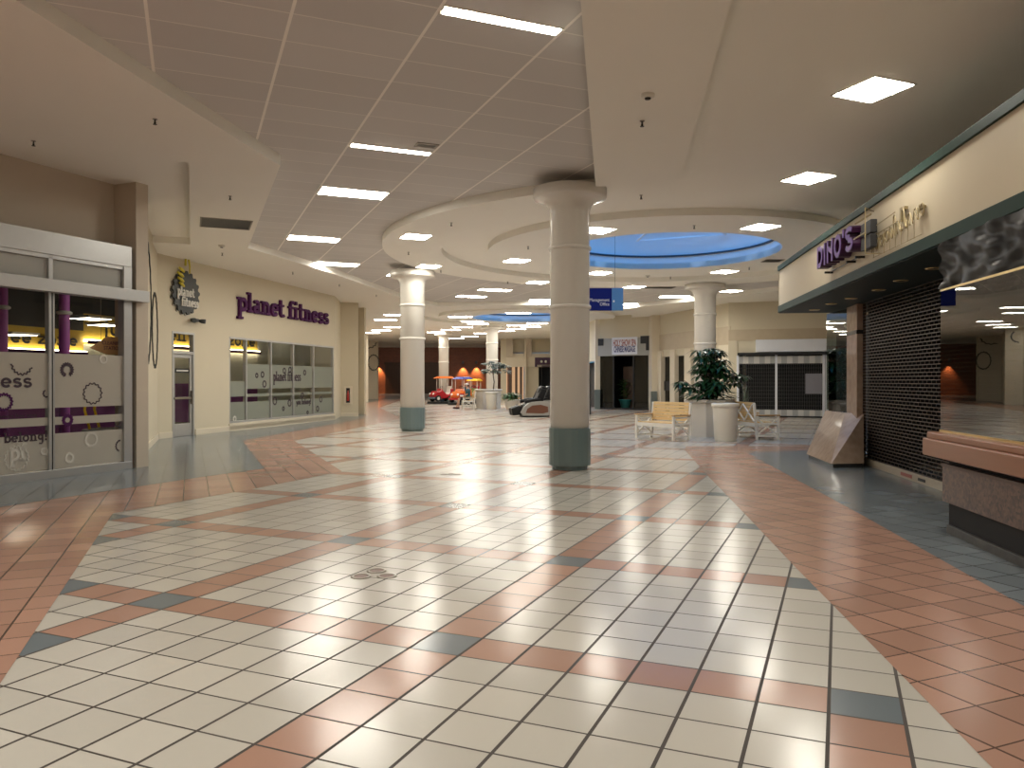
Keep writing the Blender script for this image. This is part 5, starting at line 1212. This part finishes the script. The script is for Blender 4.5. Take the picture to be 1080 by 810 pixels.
# ------------------------------------------------------------------ small ceiling fittings
def sprinkler():
    t = thing('sprinkler_head', 'tmp', 'sprinkler'); mb = MB(); mb.lathe([(.03,0),(.028,-.006),(.010,-.009)], 14, cap=False); mb.build('escutcheon', M['steel'], t)
    mb = MB(); mb.lathe([(.009,-.004),(.009,-.035),(.013,-.04),(.013,-.055),(.003,-.058)], 10); mb.build('body', M['spr'], t)
    mb = MB(); mb.lathe([(.024,-.068),(.026,-.064),(.004,-.06)], 12); mb.build('deflector', M['spr'], t); return t
SP = sprinkler()
sp = [(164,126,'above the entrance, right one'),(36,149,'above the entrance, left one'),(243,207,'above the wall vent in the left soffit'),(309,287,'in the soffit over the gym sign, nearest'),(358,300,'in the soffit over the gym sign, middle'),(397,311,'in the soffit over the gym sign, farthest'),(234.5,267,'next to the small detector left of the gym sign'),(677,128,'in the broad ceiling beam below the smoke detector'),(676,206,'at the far end of the broad ceiling beam'),(732,238,'above the middle of the big skylight'),(790,282,'below the right end of the big skylight'),(476,235,'in the ring ceiling, upper left'),(431,266,'in the ring ceiling above the left column'),(465,285,'in the ring ceiling just right of the left column capital'),(557,260,'in the inner disc left of the near column'),(535.5,297,'in the ring ceiling far edge left of the near column'),(707,292,'in the inner disc over the blue sign')]
for px, py, lab in sp:
    z = 4.56 if px in (677, 676) else ZL; p = cl(px, py, z); place(SP, (p[0], p[1], z), 0, 'small dark sprinkler head ' + lab, 'sprinkler heads')
def detector(px, py, z, lab):
    p = cl(px, py, z); t = thing('smoke_detector', lab, 'smoke detector', (p[0], p[1], z)); mb = MB(); mb.lathe([(.075,0),(.075,-.025),(.05,-.04),(.01,-.042)], 24, cap=False); mb.build('base', M['lamprim'], t); mb = MB(); mb.lathe([(.035,-.04),(.03,-.055),(.004,-.056)], 16, cap=False); mb.build('sensor', M['spr'], t)
detector(683, 100, 4.56, 'round white smoke detector on the broad ceiling beam'); detector(234, 259, ZL, 'small round detector on the soffit left of the gym sign'); detector(683, 290.5, ZL, 'small round detector under the big skylight near the blue sign')
def vent(px, py, z, L, Wd, rz, lab, n=6):
    p = cl(px, py, z); t = thing('ceiling_vent', lab, 'vent', (p[0], p[1], z), rz); a, b = L/2, Wd/2
    mb = MB(); mb.box(-a,a,-b,-b+.03,-.01,0); mb.box(-a,a,b-.03,b,-.01,0); mb.box(-a,-a+.03,-b,b,-.01,0); mb.box(a-.03,a,-b,b,-.01,0); mb.build('frame', M['steel'], t)
    mb = MB(); mb.box(-a+.03,a-.03,-b+.03,b-.03,-.003,-.001); mb.build('duct', M['alumd'], t)
    mb = MB()
    for k in range(1, n): y = -b+Wd*k/n; mb.hexa([(-a+.03,y,-.009),(a-.03,y,-.009),(a-.03,y+.01,-.009),(-a+.03,y+.01,-.009)],[(-a+.03,y+.02,-.003),(a-.03,y+.02,-.003),(a-.03,y+.03,-.003),(-a+.03,y+.03,-.003)])
    mb.build('louvre', M['steel'], t)
vent(238.5, 236, ZL, .98, 1.0, R(22.6), 'large square return air vent in the left soffit', 9)
vent(450, 153.5, ZT, .32, .2, rzT, 'tiny vent beside the farther slim tube light')
vent(695, 303.3, ZT, 1.1, .5, .1, 'dark vent in the far tile ceiling right of the blue sign')
vent(815, 275, ZL, .5, .45, 0, 'small vent between the big skylight and the shop fascia')

# ------------------------------------------------------------------ hanging blue sign
Y = 19.3; x0, x1 = 1.25, xat(657, Y); xs = xat(645, Y); zt_, zb_ = zat(304, Y), zat(327.6, Y)
t = thing('hanging_sign', 'blue hanging office sign on wires, right of the near column', 'sign', (x1, Y, (zt_+zb_)/2), 0); h = (zt_-zb_)/2
mb = MB(); mb.box(x0-x1, xs-x1, -.04, .04, -h, h); mb.build('navy_panel', M['navy'], t, bevel=.004)
mb = MB(); mb.box(xs-x1, 0, -.04, .04, -h, h); mb.build('light_blue_panel', M['ltblue'], t, bevel=.004)
text_mesh('Management', .115, 'lettering', M['signw'], t, (xs-x1-.06, -.043, -.02), .002, 'RIGHT', sx=.85); text_mesh('Office', .115, 'lettering', M['signw'], t, (xs-x1-.06, -.043, -.125), .002, 'RIGHT', sx=.85)
mb = MB(); mb.ball((.05+xs-x1, -.042, -.05), .022, .006, .03); mb.build('pale_dot', M['signw'], t)
mb = MB(); mb.tube([(-.2,0,h),(-.2,0,5.9-(zt_+zb_)/2)], .004, 5); mb.tube([(x0-x1+.15,0,h),(x0-x1+.15,0,5.4-(zt_+zb_)/2)], .004, 5); mb.build('wire', M['alumd'], t)
